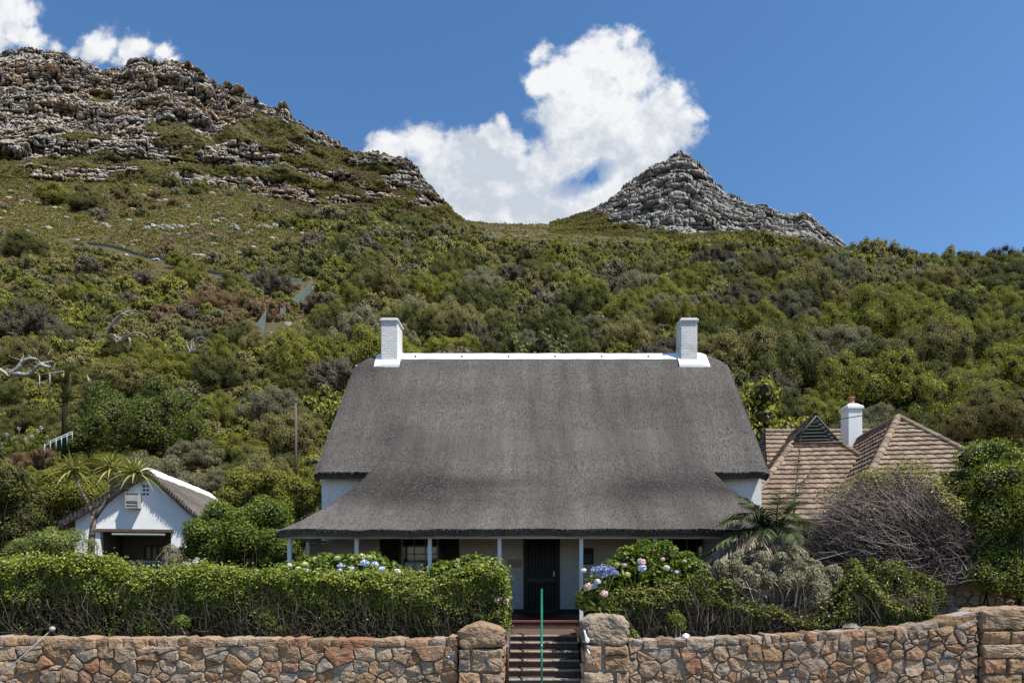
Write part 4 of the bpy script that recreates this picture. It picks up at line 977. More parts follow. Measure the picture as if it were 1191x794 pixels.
# ------------------------------------------------------------------ small cottage
def cottage():
    ang = math.atan2(.208,.978); ox, oy = -16.05, 28.0
    r_ = np.array([.978,.208,0]); f_ = np.array([-.208,.978,0]); o_ = np.array([ox,oy,0])
    W = lambda V: o_+V[:,0:1]*r_+V[:,1:2]*f_+V[:,2:3]*np.array([0,0,1.])
    c = empty('cottage', (ox,oy,2.2), 0, 'small white cottage with a brown thatched roof and white ridge behind the clipped hedge', 'cottage')
    def B(g, name, mat, bevel=0, parent=None): g.xform(W); return child(g.build(name, mat, bevel=bevel), parent or c)
    ZA, ZEV = 7.1, 4.98; XL, XR = -2.75, 1.72
    lz = lambda x: ZA-(ZA-ZEV)*abs(x)/(3.15 if x < 0 else 2.2)
    g = Geo()
    def gable(y0, y1, hole=None):
        # polygon pieces: left of the porch, right of it, above it
        def pr(pts):
            n = len(pts); V = [(x,y0,z) for x,z in pts]+[(x,y1,z) for x,z in pts]
            g.add(V, [tuple(range(n)), tuple(range(2*n-1,n-1,-1))]+[(i,n+i,n+(i+1)%n,(i+1)%n) for i in range(n)])
        d = .22
        if hole:
            a, b, zt_ = hole
            pr([(XL,1.6),(a,1.6),(a,lz(a)-d),(XL,lz(XL)-d)]); pr([(b,1.6),(XR,1.6),(XR,lz(XR)-d),(b,lz(b)-d)])
            pr([(a,zt_),(b,zt_),(b,lz(b)-d),(0,ZA-d),(a,lz(a)-d)])
        else: pr([(XL,1.6),(XR,1.6),(XR,lz(XR)-d),(0,ZA-d),(XL,lz(XL)-d)])
    PX0, PX1, PZ = -1.85, .78, 4.58
    gable(0,.28,(PX0,PX1,PZ)); gable(10.2,10.5)
    box(g, XL,XL+.28,.281,10.19,1.6,lz(XL)-.25); box(g, XR-.28,XR,.281,10.19,1.6,lz(XR)-.25)
    B(g, 'wall', MAT['plaster'])
    g = Geo(); box(g, PX0-.3,PX1+.3,2.4,2.6,1.6,4.7); box(g, PX0-.12,PX0-.002,.281,2.39,1.6,4.7); box(g, PX1+.002,PX1+.12,.281,2.39,1.6,4.7); box(g, PX0,PX1,.281,2.39,4.6,4.7); B(g, 'porch_wall', plain('painted shade porch lining', (.16,.14,.12), .9, .2, 5))  # lining coloured dark, the porch's shade painted into it
    g = Geo(); box(g, PX0-.12,PX1+.12,-.10,.16,PZ-.06,PZ+.07); B(g, 'lintel', MAT['post_wood'], .01)
    g = Geo(); box(g, PX0+.45,PX1-.2,-.13,-.02,PZ-.20,PZ-.11); B(g, 'awning_roll', plain('grey green canvas', (.20,.25,.24), .8, .15, 8), .03)
    g = Geo(); x0,x1,z0,z1 = -.95,.28,3.45,4.0
    for x in np.linspace(x0,x1,6): box(g, x-.03,x+.03,2.30,2.36,z0,z1)
    box(g, x0-.03,x1+.03,2.28,2.38,z1,z1+.07); box(g, x0-.03,x1+.03,2.28,2.38,z0-.07,z0); wn = B(g, 'window', MAT['dark_paint'])
    g = Geo(); box(g, x0,x1,2.365,2.385,z0,z1); B(g, 'pane', plain('painted room sunlight', (.42,.33,.20), .8, .3, 3), 0, wn)  # pane colour imitates a sunlit room; no room is built
    g = Geo()
    for x in np.arange(PX0+.55,PX1-.2,.11): box(g, x-.03,x+.03,.9,.94,2.5,3.32)
    box(g, PX0+.5,PX1-.15,.88,.96,3.32,3.38); B(g, 'railing', MAT['pale_wood'])
    # ventilator hood and slits in the gable
    g = Geo(); xa, xb, zb, zt_ = -.78,-.36,5.50,5.98
    for k in range(4):
        z = zb+k*.12; g.add([(xa,-.36,z),(xb,-.36,z),(xb,-.02,z+.14),(xa,-.02,z+.14),(xa,-.36,z-.02),(xb,-.36,z-.02),(xb,-.02,z+.12),(xa,-.02,z+.12)], BOXF[:, ::-1])
    box(g, xa+.002,xb-.002,-.30,-.003,zb-.015,zt_+.099); box(g, xa+.002,xb-.002,-.372,-.301,zb+.26,zt_+.099); box(g, xa-.03,xa-.001,-.38,-.002,zb-.02,zt_+.1); box(g, xb+.001,xb+.03,-.38,-.002,zb-.02,zt_+.1); box(g, xa-.04,xb+.04,-.40,-.002,zt_+.101,zt_+.13); B(g, 'vent_hood', MAT['pale_wood'])
    g = Geo()
    for k in range(3): box(g, -.28,-.18,-.012,-.002,6.05+k*.16,6.13+k*.16); box(g, -.14,-.06,-.012,-.002,6.05+k*.16,6.13+k*.16)
    B(g, 'vent', MAT['iron'])
    # thatch
    g = Geo(); TH = .24; OV = -.30
    R = []
    for s, run in ((-1,3.15),(1,2.2)):
        t = np.linspace(0,1,26); ys = np.linspace(OV,10.9,90); T_, Y_ = np.meshgrid(t, ys)
        X = s*run*T_*1.04; Z = ZA-(ZA-ZEV)*T_*1.04+.02; q = np.stack([X,Y_,Z],-1); Z = Z+fbm(q*1.5,3,51)*.05-np.exp(-((Y_-OV)/.14)**2)*.03
        # the far end droops like a half hip
        Z = Z-np.clip((Y_-8.6)/2.3,0,1)**2*1.0*(1-T_)
        O = np.stack([X,Y_,Z],-1); nn = np.array([s*(ZA-ZEV)/run,0,1]); nn /= np.linalg.norm(nn); I = O-nn*TH
        m = O.shape[0]*O.shape[1]; F = grid_faces(*O.shape[:2]); F = F if s > 0 else F[:,::-1]; idx = np.arange(m).reshape(O.shape[:2])
        rim = [np.stack([l[:-1], l[:-1]+m, l[1:]+m, l[1:]], -1) for l in (idx[0,:], idx[:,-1], idx[-1,::-1])]
        g.add(np.concatenate([O.reshape(-1,3), I.reshape(-1,3)]), np.concatenate([F,F[:,::-1]+m]+rim), 0, .5, True); R.append(O)
    rf = B(g, 'thatched_roof', MAT['thatch_brown'])
    gs = Geo(); rng = np.random.default_rng(8)
    for O in R:
        n = 7000; i = rng.integers(0,O.shape[0]-1,n); j = rng.integers(0,O.shape[1]-1,n); p = O[i,j]+(O[i+1,j]-O[i,j])*rng.random((n,1)); d = O[i,j+1]-O[i,j]; d /= np.linalg.norm(d,axis=1,keepdims=True)
        n2 = 900; j2 = rng.integers(0,O.shape[1]-1,n2); pe_ = O[0,j2]-np.array([0,0,1])*rng.uniform(0,.22,(n2,1)); p = np.concatenate([p,pe_]); d = np.concatenate([d, d[:n2]*.3+np.array([0,-.5,-.2])]); n += n2
        t = d+rng.normal(0,.18,(n,3)); t[:,2] += .05; b = np.cross(t, [0,0,1.]); b /= np.linalg.norm(b,axis=1,keepdims=True)
        V = np.stack([p-b*.007,p+b*.007,p+t*.13+b*.004,p+t*.13-b*.004],1); gs.add(V.reshape(-1,3), np.arange(4*n).reshape(n,4), 0, np.repeat(rng.random(n),4))
    B(gs, 'straw', MAT['straw'], 0, rf)
    g = Geo(); ys = np.linspace(OV-.01,10.2,60); pr_ = np.linspace(-.34,.34,9); P = []
    for y in ys:
        for p in pr_:
            run = 3.15 if p < 0 else 2.2
            P.append((p, y, ZA-(ZA-ZEV)*math.sqrt(p*p+.006)/run+.13-max(0,(y-8.6)/2.3)**2*1.0+mnoise.noise(Vector((p*2,y*1.6,3)))*.03))
    P = np.array(P); m = len(P); idx = np.arange(m).reshape(60,9)
    g.add(np.concatenate([P,P-np.array([0,0,.12])]), np.concatenate([grid_faces(60,9)]+[np.stack([l[:-1],l[1:],l[1:]+m,l[:-1]+m],-1) for l in (idx[0,::-1],idx[:,0],idx[-1,:],idx[::-1,-1])]), 0, .5, True)
    B(g, 'ridge_cap', MAT['white_paint'])
cottage()

# ------------------------------------------------------------------ tiled house
def tile_face(g, A, B_, C, D, rng, course=.30, step=.06, roll=.30, rh=.028):
    """courses from the eave A-B up to the ridge D-C"""
    A, B_, C, D = (np.array(p, float) for p in (A,B_,C,D))
    up = ((D+C)/2-(A+B_)/2); al = B_-A; al = al/np.linalg.norm(al); L = np.linalg.norm(up-al*(up@al)); n = np.cross(al, up); n /= np.linalg.norm(n)
    if n[2] < 0: n = -n
    N = max(2, int(L/course)); ref = A
    for k in range(N):
        s0, s1 = k/N, (k+1)/N+.02/N
        rows = []
        l0, r0 = A+(D-A)*s0, B_+(C-B_)*s0; l1, r1 = A+(D-A)*min(1,s1), B_+(C-B_)*min(1,s1)
        w = np.linalg.norm(r0-l0); m = max(3, int(w/roll*6))
        t = np.linspace(0,1,m)[:,None]
        p0 = l0+(r0-l0)*t; p1 = l1+(r1-l1)*t
        def h(p): 
            u = (p-ref)@al; return (np.abs(np.sin(u*PI/roll))**.6*rh)[:,None]
        cell = np.floor(((p0-ref)@al)/roll).astype(int)
        jit = (_h(cell, np.full_like(cell,k), np.zeros_like(cell), 3)-.5)[:,None]*.014
        V = np.concatenate([p0+n*(step*.0), p0+n*(step+h(p0)+jit), p1+n*(.004+h(p1)+jit)])
        i = np.arange(3*m).reshape(3,m)
        tint = np.clip(.5+(_h(cell, np.full_like(cell,k), np.zeros_like(cell), 9)-.5)*.8, 0, 1)
        g.add(V, grid_faces(3,m), 0, np.tile(tint,3))
def ridge_tiles(g, P, Q, rng, r=.13, ln=.38):
    P, Q = np.array(P,float), np.array(Q,float); d = Q-P; L = np.linalg.norm(d); d /= L; sd = np.cross(d,[0,0,1.]); sd /= np.linalg.norm(sd); up = np.cross(sd,d)
    k = max(1,int(L/ln))
    for i in range(k):
        a = P+d*L*i/k; b = P+d*(L*(i+1)/k+.03); ang = np.linspace(-.15*PI,1.15*PI,9)
        R0, R1 = r*rng.uniform(1.06,1.14), r*.94
        c0 = a+np.outer(np.cos(ang),sd)*R0+np.outer(np.sin(ang),up)*R0-up*.03; c1 = b+np.outer(np.cos(ang),sd)*R1+np.outer(np.sin(ang),up)*R1-up*.03
        V = np.concatenate([c0*.0+c0, c1, (c0-a)*.82+a]); i2 = np.arange(27).reshape(3,9)
        g.add(V, np.concatenate([grid_faces(2,9), np.stack([i2[0,:-1],i2[0,1:],i2[2,1:],i2[2,:-1]],-1)]), 0, rng.random(), False)
def tiled_house():
    runs = []
    def Geo_run(): runs.append(Geo()); return runs[-1]
    th = empty('tiled_house', (12,28,2.5), 0, 'house with steep brown tiled hip roofs, a louvred gablet and white chimney', 'house')
    rng = np.random.default_rng(4); rot = .13
    fx = np.array([math.sin(rot), math.cos(rot), 0]); rx = np.array([math.cos(rot), -math.sin(rot), 0])
    g = Geo(); gr = Geo()
    def loc(apex, a, b, z): p = np.array([apex[0],apex[1],0])+rx*a+fx*b; return (p[0],p[1],z)
    # wing with the gablet
    A = (10.83,27.0); ZA, ZEV, wA, dA, back = 9.05,4.7,3.55,3.6,6.5; hg, zg = .88, 7.98
    sl = (ZA-ZEV)/wA; hg = (ZA-zg)/sl
    tile_face(g, loc(A,-wA,back,ZEV), loc(A,-wA,-dA,ZEV), loc(A,-hg,0,zg), loc(A,-hg,back,zg), rng)
    tile_face(g, loc(A,-hg,back,zg), loc(A,-hg,0,zg), loc(A,0,-.02,ZA), loc(A,0,back,ZA), rng)
    tile_face(g, loc(A,wA,-dA,ZEV), loc(A,wA,back,ZEV), loc(A,hg,back,zg), loc(A,hg,0,zg), rng)
    tile_face(g, loc(A,hg,0,zg), loc(A,hg,back,zg), loc(A,0,back,ZA), loc(A,0,-.02,ZA), rng)
    tile_face(g, loc(A,-wA,-dA,ZEV), loc(A,wA,-dA,ZEV), loc(A,hg,0,zg), loc(A,-hg,0,zg), rng)
    ridge_tiles(Geo_run(), loc(A,-wA,-dA,ZEV+.05), loc(A,-hg,0,zg+.05), rng); ridge_tiles(Geo_run(), loc(A,wA,-dA,ZEV+.05), loc(A,hg,0,zg+.05), rng)
    ridge_tiles(Geo_run(), loc(A,0,-.05,ZA+.04), loc(A,0,back,ZA+.04), rng)
    # nearer wing, plain hip
    Bp = (13.05,25.0); ZB, wB, dB, backB = 8.55,3.3,5.2,9.0; ZEB = 4.5
    tile_face(g, loc(Bp,-wB,backB,ZEB), loc(Bp,-wB,-dB,ZEB), loc(Bp,0,0,ZB), loc(Bp,0,backB,ZB), rng)
    tile_face(g, loc(Bp,wB,-dB,ZEB), loc(Bp,wB,backB,ZEB), loc(Bp,0,backB,ZB), loc(Bp,0,0,ZB), rng)
    tile_face(g, loc(Bp,-wB,-dB,ZEB), loc(Bp,wB,-dB,ZEB), loc(Bp,.02,0,ZB), loc(Bp,-.02,0,ZB), rng)
    ridge_tiles(Geo_run(), loc(Bp,-wB,-dB,ZEB+.04), loc(Bp,0,0,ZB+.05), rng); ridge_tiles(Geo_run(), loc(Bp,wB,-dB,ZEB+.04), loc(Bp,0,0,ZB+.05), rng); ridge_tiles(Geo_run(), loc(Bp,0,0,ZB+.04), loc(Bp,0,backB,ZB+.04), rng)
    # transverse main roof behind
    zm = 9.35; y0 = 31.5
    tile_face(g, (9.2,y0-4,4.8),(19.5,y0-4,4.8),(17.5,y0,zm),(10.3,y0,zm), rng); tile_face(g, (19.5,y0+4,4.8),(9.2,y0+4,4.8),(10.3,y0,zm),(17.5,y0,zm), rng)
    tile_face(g, (9.2,y0+4,4.8),(9.2,y0-4,4.8),(10.32,y0-.02,zm),(10.28,y0+.02,zm), rng); tile_face(g, (19.5,y0-4,4.8),(19.5,y0+4,4.8),(17.48,y0+.02,zm),(17.52,y0-.02,zm), rng)
    ridge_tiles(Geo_run(), (10.3,y0,zm+.04),(17.5,y0,zm+.04), rng)
    rf = child(g.build('tiled_roof', MAT['tile']), th); [child(q.build('ridge_tile', MAT['tile']), rf) for q in runs]
    # louvred gablet
    g = Geo(); P0, P1, PA = (np.array(loc(A,s,-.03,z)) for s, z in ((-hg,zg),(hg,zg),(0,ZA)))
    for k in range(8):
        s = k/8.; a = P0+(PA-P0)*s; b = P1+(PA-P1)*s; a2 = P0+(PA-P0)*(s+.10); b2 = P1+(PA-P1)*(s+.10)
        o1, o2 = -fx*.10, fx*.02
        V = [a+o1,b+o1,b2+o2,a2+o2]; V2 = [v-np.array([0,0,.02]) for v in V]; g.add(np.array(V2+V), BOXF)
    for p, q in ((P0,PA),(P1,PA),(P0,P1)): tube1(g, [p-fx*.08, q-fx*.08], .045, 6)
    V = [P0+fx*.06,P1+fx*.06,PA+fx*.06]; g.add(np.array(V), [(0,1,2)]); child(g.build('gablet_louvre', MAT['vent_green']), rf)
    g = Geo(); tube1(g, [P0-fx*.2-rx*.1-np.array([0,0,.02]), P1-fx*.2+rx*.1-np.array([0,0,.02])], .05, 6); child(g.build('gablet_sill', MAT['post_wood']), rf)
    # walls
    g = Geo()
    def wb(ap, w_, d_, bk, zt_):
        pts = [loc(ap,-w_,-d_,0),loc(ap,w_,-d_,0),loc(ap,w_,bk,0),loc(ap,-w_,bk,0)]
        g.add(np.array([(p[0],p[1],1.4) for p in pts]+[(p[0],p[1],zt_) for p in pts]), BOXF)
    wb(A,3.2,3.2,6,4.72); wb(Bp,2.9,4.8,8,4.52); box(g, 9.6,19.1,28,35,1.4,4.82); child(g.build('wall', plain('dull brown plaster', (.20,.165,.13), .9, .2, 3)), th)
    # chimney with its flared cap and pot
    xc, yc = xat(990.5,29.6), 29.6; wv = .30; zt_ = zat(474,29.6)
    g = Geo(); box(g, xc-wv,xc+wv,yc-.35,yc+.4,7.6,zt_-.12); ch = child(g.build('chimney', MAT['plaster'], bevel=.02), rf)
    g = Geo(); box(g, xc-wv-.05,xc+wv+.05,yc-.40,yc+.45,zt_-.118,zt_); 
    V = [(xc-wv-.03,yc-.38,zt_+.002),(xc+wv+.03,yc-.38,zt_+.002),(xc+wv+.03,yc+.43,zt_+.002),(xc-wv-.03,yc+.43,zt_+.002),(xc-.16,yc-.13,zt_+.16),(xc+.16,yc-.13,zt_+.16),(xc+.16,yc+.18,zt_+.16),(xc-.16,yc+.18,zt_+.16)]; g.add(np.array(V), BOXF); child(g.build('chimney_cap', MAT['plaster'], bevel=.01), ch)
    g = Geo(); tube1(g, [(xc,yc,zt_+.15),(xc,yc,zt_+.18),(xc,yc,zt_+.38),(xc,yc,zt_+.40),(xc,yc,zt_+.45)], [.13,.12,.10,.135,.13], 14); child(g.build('chimney_pot', MAT['terracotta']), ch)
    g = Geo(); tube1(g, [(xc+.38,yc-.2,zt_-1.2),(xc+.75,yc-.4,zt_-1.12),(xc+1.15,yc-.5,zt_-.95)], .025, 6); child(g.build('bracket', MAT['iron']), ch)
tiled_house()
g = Geo(); a = np.array([11.3,26.9,8.85]); b = np.array([19.5,22.5,zat(395,22.5)]); pts = [a+(b-a)*t-np.array([0,0,1])*math.sin(PI*t)*.35 for t in np.linspace(0,1,24)]
tag(tube1(g, pts, .017, 5) and g.build('overhead_cable', MAT['black_cable']), 'thin black overhead cable strung across the slope to the tiled house', 'cable')
pz = empty('utility_pole', (19.5,22.5,1.5), 0, 'wooden utility pole carrying the overhead cable', 'pole')
g = Geo(); tube1(g, [(19.5,22.5,1.2),(19.5,22.5,11.2)], [.16,.11], 10); child(g.build('pole_shaft', MAT['post_wood']), pz)
g = Geo(); box(g, 18.9,20.1,22.38,22.44,10.5,10.62); child(g.build('crossarm', MAT['post_wood']), pz)

# ------------------------------------------------------------------ plants
def clump_points(rng, clumps, n, shell=(.72,1.05), up=.25):
    """points on the outside of a union of spheres; clumps (k,4): x y z r"""
    C = np.asarray(clumps, float); k = len(C); wgt = C[:,3]**2; wgt /= wgt.sum()
    P, Nn = [], []; got = 0
    while got < n:
        m = int((n-got)*2.2)+50
        i = rng.choice(k, m, p=wgt); d = rng.standard_normal((m,3)); d[:,2] += up; d /= np.linalg.norm(d,axis=1,keepdims=True)
        p = C[i,:3]+d*C[i,3:4]*rng.uniform(shell[0],shell[1],(m,1))
        dist = np.linalg.norm(p[:,None,:]-C[None,:,:3], axis=2)/C[None,:,3]
        dist[np.arange(m), i] = 9
        keep = dist.min(1) > .72
        P.append(p[keep]); Nn.append(d[keep]); got += keep.sum()
    return np.concatenate(P)[:n], np.concatenate(Nn)[:n]
def dome_clumps(rng, k, rx=1., ry=1., h=.85, rmin=.2, rmax=.38, lean=0, rel=.30):
    C = []
    for i in range(k):
        a = rng.uniform(0,2*PI); q = rng.random()**.55; e = q*PI/2*.98
        r = rng.uniform(rmin,rmax); R = (1-r*.8)*rng.uniform(1-rel,1+rel*.45)
        z = math.cos(e)*h*R+rng.uniform(-.06,.08)
        C.append((math.cos(a)*math.sin(e)*rx*R+lean*z, math.sin(a)*math.sin(e)*ry*R, max(z, r*.35), r))
    return C
def core(g, rng, C, mat, s=.72):
    bm = bmesh.new(); bmesh.ops.create_icosphere(bm, subdivisions=1, radius=1); V = np.array([v.co[:] for v in bm.verts]); F = np.array([[v.index for v in f.verts] for f in bm.faces]); bm.free()
    for (x,y,z,r) in C: g.add(V*r*s+np.array([x,y,z]), F, mat, rng.random())
def twigs(g, rng, base, tip, r0, r1, k=5, bend=.12, sides=3, mat=0):
    """many bent twigs from base (n,3) to tip (n,3)"""
    n = len(base); t = np.linspace(0,1,k)[None,:,None]; L = np.linalg.norm(tip-base,axis=1)[:,None,None]
    off = rng.standard_normal((n,1,3))*bend*L; off2 = rng.standard_normal((n,k,3))*bend*.22*L
    PL = base[:,None]*(1-t)+tip[:,None]*t+off*np.sin(t*PI)+off2*np.sin(t*PI)
    R = (r0*(1-t[...,0])+r1*t[...,0])*np.ones((n,1)); return tubes(g, PL, R, sides, mat)

# ---- shrub shapes for the slope, shared by many individuals
LEAFK = ['leaf_bright','leaf_dark','leaf_olive','leaf_grey','leaf_dry','leaf_pink']
def shrub_mesh(seed, mat, n, leaf, k=26, h=.8, dry=False, rm=(.18,.36), lean=0):
    rng = np.random.default_rng(seed); C = dome_clumps(rng, k, h=h, rmin=rm[0], rmax=rm[1], lean=lean); C.append((0,0,.15,.5))
    g = Geo(); core(g, rng, C, 1, .62 if n < 16000 else .46)
    P, Nn = clump_points(rng, C, n); k = P[:,2] > -.02
    leaves(g, P[k], Nn[k], leaf*rng.uniform(.6,1.35,k.sum()), rng, .6, .38)
    m = 260 if dry else 60
    P, Nn = clump_points(rng, C, m); twigs(g, rng, P*.35, P*1.03, .012, .004, 4, .1, 3, 2 if dry else 1)
    return g.mesh('shrub', [MAT[mat], MAT['twig_dark'], MAT['twig']])
SH = {}
for mi, m in enumerate(LEAFK):
    dry = m == 'leaf_dry'
    SH[m] = [shrub_mesh(100+mi*10+v, m, 6000 if dry else 15000, .042, 44+v*8, [.85,.72,.95][v], dry, [(.13,.27),(.12,.24),(.15,.30)][v], [0,.25,-.2][v]) for v in range(3)]
SHB = {m: [shrub_mesh(500+mi*10+v, m, 12000 if m == 'leaf_dry' else 30000, .028, 66+v*10, [.85,.75][v], m == 'leaf_dry', [(.11,.23),(.10,.21)][v], [0,.25][v]) for v in range(2)] for mi, m in enumerate(LEAFK)}
def shrub_obj(mat, var, x, y, z, s, sz, rz, name='shrub'):
    o = bpy.data.objects.new(name, SHB[mat][var % 2] if s/y > .030 else SH[mat][var]); COL.objects.link(o); o.location = (x,y,z); o.scale = (s,s,sz); o.rotation_euler = (0,0,rz); return o

taken = []                # (x, y, r) of every shrub on the slope
def free(x, y, r, f=.72):
    for (a,b,c) in taken:
        if (a-x)**2+(b-y)**2 < ((r+c)*f)**2: return False
    return True
# shrubs one can single out: photo pixel of the foot centre, distance found on the slope, width and height in pixels
SPECIAL = [
 (172,525,165,78,'leaf_bright',0,'very large round green dome shrub on the slope above the small cottage',0),
 (265,450,78,42,'leaf_dark',1,'dense dark dome shrub just below the lower piece of teal netting fence',0),
 (322,492,82,46,'leaf_grey',0,'grey green leafy shrub beside the tall wooden post',0),
 (150,462,100,38,'leaf_olive',0,'long buff topped shrub between the pale railing and the very large dome shrub',0),
 (278,344,46,40,'leaf_bright',2,'tall bushy green shrub where the teal netting fence ends',0),
 (212,312,34,26,'leaf_bright',1,'small upright green shrub growing through the teal netting fence',0),
 (28,300,54,40,'leaf_dark',0,'dark green shrub below the upper corner of the netting fence',0),
 (66,238,44,34,'leaf_bright',0,'bright bush on the open scrub slope, lower neighbour of the darker twin',0),
 (105,246,44,32,'leaf_dark',2,'dark bush on the open scrub slope beside its brighter twin',0),
 (40,395,80,40,'leaf_dry',0,'wide reddish brown dry shrub at the edge above the bleached dead tree',0),
 (380,365,60,26,'leaf_dry',1,'grey bare looking shrub beside the upper triangle of netting fence',0),
 (395,455,88,40,'leaf_dry',2,'dark tangled bare shrub behind the sunlit end of the thatched roof',0),
 (230,540,70,32,'leaf_grey',1,'pale grey green shrub behind the ridge of the small cottage',0),
 (40,545,60,28,'leaf_pink',0,'low brownish pink shrub near the pale blue garden rail',0),
 (130,545,80,30,'leaf_bright',1,'bright yellow green shrub between the aloe rosettes and the very large dome shrub',0),
 (30,500,60,28,'leaf_dark',2,'low dark leafed shrub beside the dark stemmed banana plant',0),
 (905,500,70,54,'leaf_olive',2,'dense grey olive shrub rising directly behind the dark end of the thatched roof',42),
 (1160,505,110,74,'leaf_olive',0,'feathery olive tree like shrub behind the tiled hip roof',27),
 (1075,470,110,44,'leaf_dark',1,'dark shrub with yellow green tips above the tiled hip roof',40),
 (960,485,70,30,'leaf_grey',0,'grey green shrub between the gablet and the white chimney',40),
 (955,455,80,44,'leaf_bright',1,'bright green shrub above the louvred gablet',55),
 (360,585,90,46,'leaf_bright',0,'leafy bright green shrub against the sunlit corner of the thatched house',26),
 (330,545,80,44,'leaf_bright',2,'mid green shrub on the bank behind the thatched eaves corner',34),
]
for (px,py,wpx,hpx,m,v,lab,Y) in SPECIAL:
    if Y: p = at(px,py,Y); p.z = min(p.z, ztf(p.x,p.y)) if Y > 30 else p.z
    else: p = ground_hit(px,py)
    s = wpx*p.y/FPX/2/.97; top = zat(py-hpx, p.y); h = min(max(top-p.z, s*.5), s*.95)
    o = shrub_obj(m, v, p.x, p.y, p.z-.15, s, h/.86, RNG.uniform(0,6)); tag(o, lab, 'shrub', 'shrubs on the slope'); big = lab.startswith('very large')
    if big: o.material_slots[0].link = 'OBJECT'; o.material_slots[0].material = MAT['leaf_green']
    taken.append((p.x,p.y,s*.8))
COLW = {'leaf_bright':'bright green','leaf_dark':'dark green','leaf_olive':'olive brown','leaf_grey':'grey green','leaf_dry':'bare brown twiggy','leaf_pink':'reddish brown'}
zone_of = lambda px, py: ('left' if px < 365 else ('mid' if px < 850 else 'right'), 'low' if py > 395 else ('half' if py > 330 else 'high'))
ZW = {('left','low'):'on the near slope above the small cottage', ('left','half'):'around the netting fence on the open slope', ('left','high'):'on the open scrub slope above the netting fence',
      ('mid','low'):'close behind the ridge of the thatched house', ('mid','half'):'in the thicket between the two white chimneys and the saddle', ('mid','high'):'in the upper thicket under the rocky peak',
      ('right','low'):'on the bank behind the tiled house', ('right','half'):'in the thicket above the tiled house', ('right','high'):'along the thicket skyline beyond the rocky peak'}
FL = np.array([tuple(ground_hit(px,py))[:2] for px,py in ((96,286),(150,295),(195,306),(222,316),(262,322),(352,328))]); FT = np.linspace(0,1,120); FP = np.stack([np.interp(FT*5, np.arange(6), FL[:,k]) for k in range(2)],-1)
def fence_d(x, y): return float(np.min((FP[:,0]-x)**2+(FP[:,1]-1.2-y)**2))**.5
cand = []
rng = np.random.default_rng(21); tries = 0
def mixpick(px, Y, x):
    n = float(fbm(np.array([[x/22., Y/22., 1.]]), 3, 33)[0]); r = rng.random()+n*.55
    if px < 365: return ('leaf_bright' if r < .28 else 'leaf_dark' if r < .48 else 'leaf_olive' if r < .76 else 'leaf_grey' if r < .88 else 'leaf_dry' if r < .97 else 'leaf_pink')
    return ('leaf_bright' if r < .30 else 'leaf_dark' if r < .60 else 'leaf_olive' if r < .80 else 'leaf_grey' if r < .95 else 'leaf_dry')
cells = {}
def near(x, y, r, f):
    cx, cy = int(x//9), int(y//9)
    for i in (-1,0,1):
        for j in (-1,0,1):
            for (a,b,c) in cells.get((cx+i,cy+j), ()):
                if (a-x)**2+(b-y)**2 < ((r+c)*f)**2: return True
    return False
for t_ in taken: cells.setdefault((int(t_[0]//9), int(t_[1]//9)), []).append(t_)
for _ in range(60000):
    px = rng.uniform(-160,1350); Y = 31+ (250-31)*rng.random()**.62
    x = (px-VX)/FPX*Y
    if abs(x) < 8 and Y < 33: continue
    if 7 < x < 21 and Y < 38: continue
    if -20.5 < x < -13 and Y < 41: continue
    left = px < 365+40*float(fbm(np.array([[x/20,Y/20,4.]]),2,44)[0])
    lim = 205 if px > 560 else np.interp(px, [0,300,365,480,560], [150,130,165,195,205])
    if Y > lim: 
        if rng.random() > .02 or px > 560: continue
    r = rng.uniform(1.2,2.8) if left else rng.uniform(1.7,4.4)*(1.15 if px > 800 else 1)
    if Y < 60: r *= .8
    if left: 
        r *= .85 if rng.random() < .7 else 1.2
        if Y > 60 and float(fbm(np.array([[x/16,Y/16,2.]]),3,55)[0]) < (-.32 if Y < 110 else -.02): continue
    if near(x, Y, r, .65 if not left else .72): continue
    if 70 < Y < 175 and px < 400 and fence_d(x, Y) < r+1.3: continue
    z = ztf(x, Y); py = VY-(z-EYE)/Y*FPX
    cells.setdefault((int(x//9), int(Y//9)), []).append((x,Y,r)); cand.append((x,Y,z,r,px,py,mixpick(px,Y,x)))
vis = [c for c in cand if -30 < c[4] < 1220 and c[5] < 600 and not (372 < c[4] < 888 and c[5] > 440)]
vis.sort(key=lambda c: -c[3]/c[1])
inds = vis[:255]; print('shrubs', len(vis), len(cand)); ids = set(id(c) for c in inds); rest = [c for c in cand if id(c) not in ids]
for (x,y,z,r,px,py,m) in inds:
    o = shrub_obj(m, int(rng.integers(3)), x, y, z-.25, r*1.12, r*1.12*rng.uniform(.9,1.45), rng.uniform(0,6.28))
    zw = ZW[zone_of(px,py)]
    tag(o, '%s shrub %s' % (COLW[m], zw), 'shrub', '%s shrubs %s' % (COLW[m], zw))

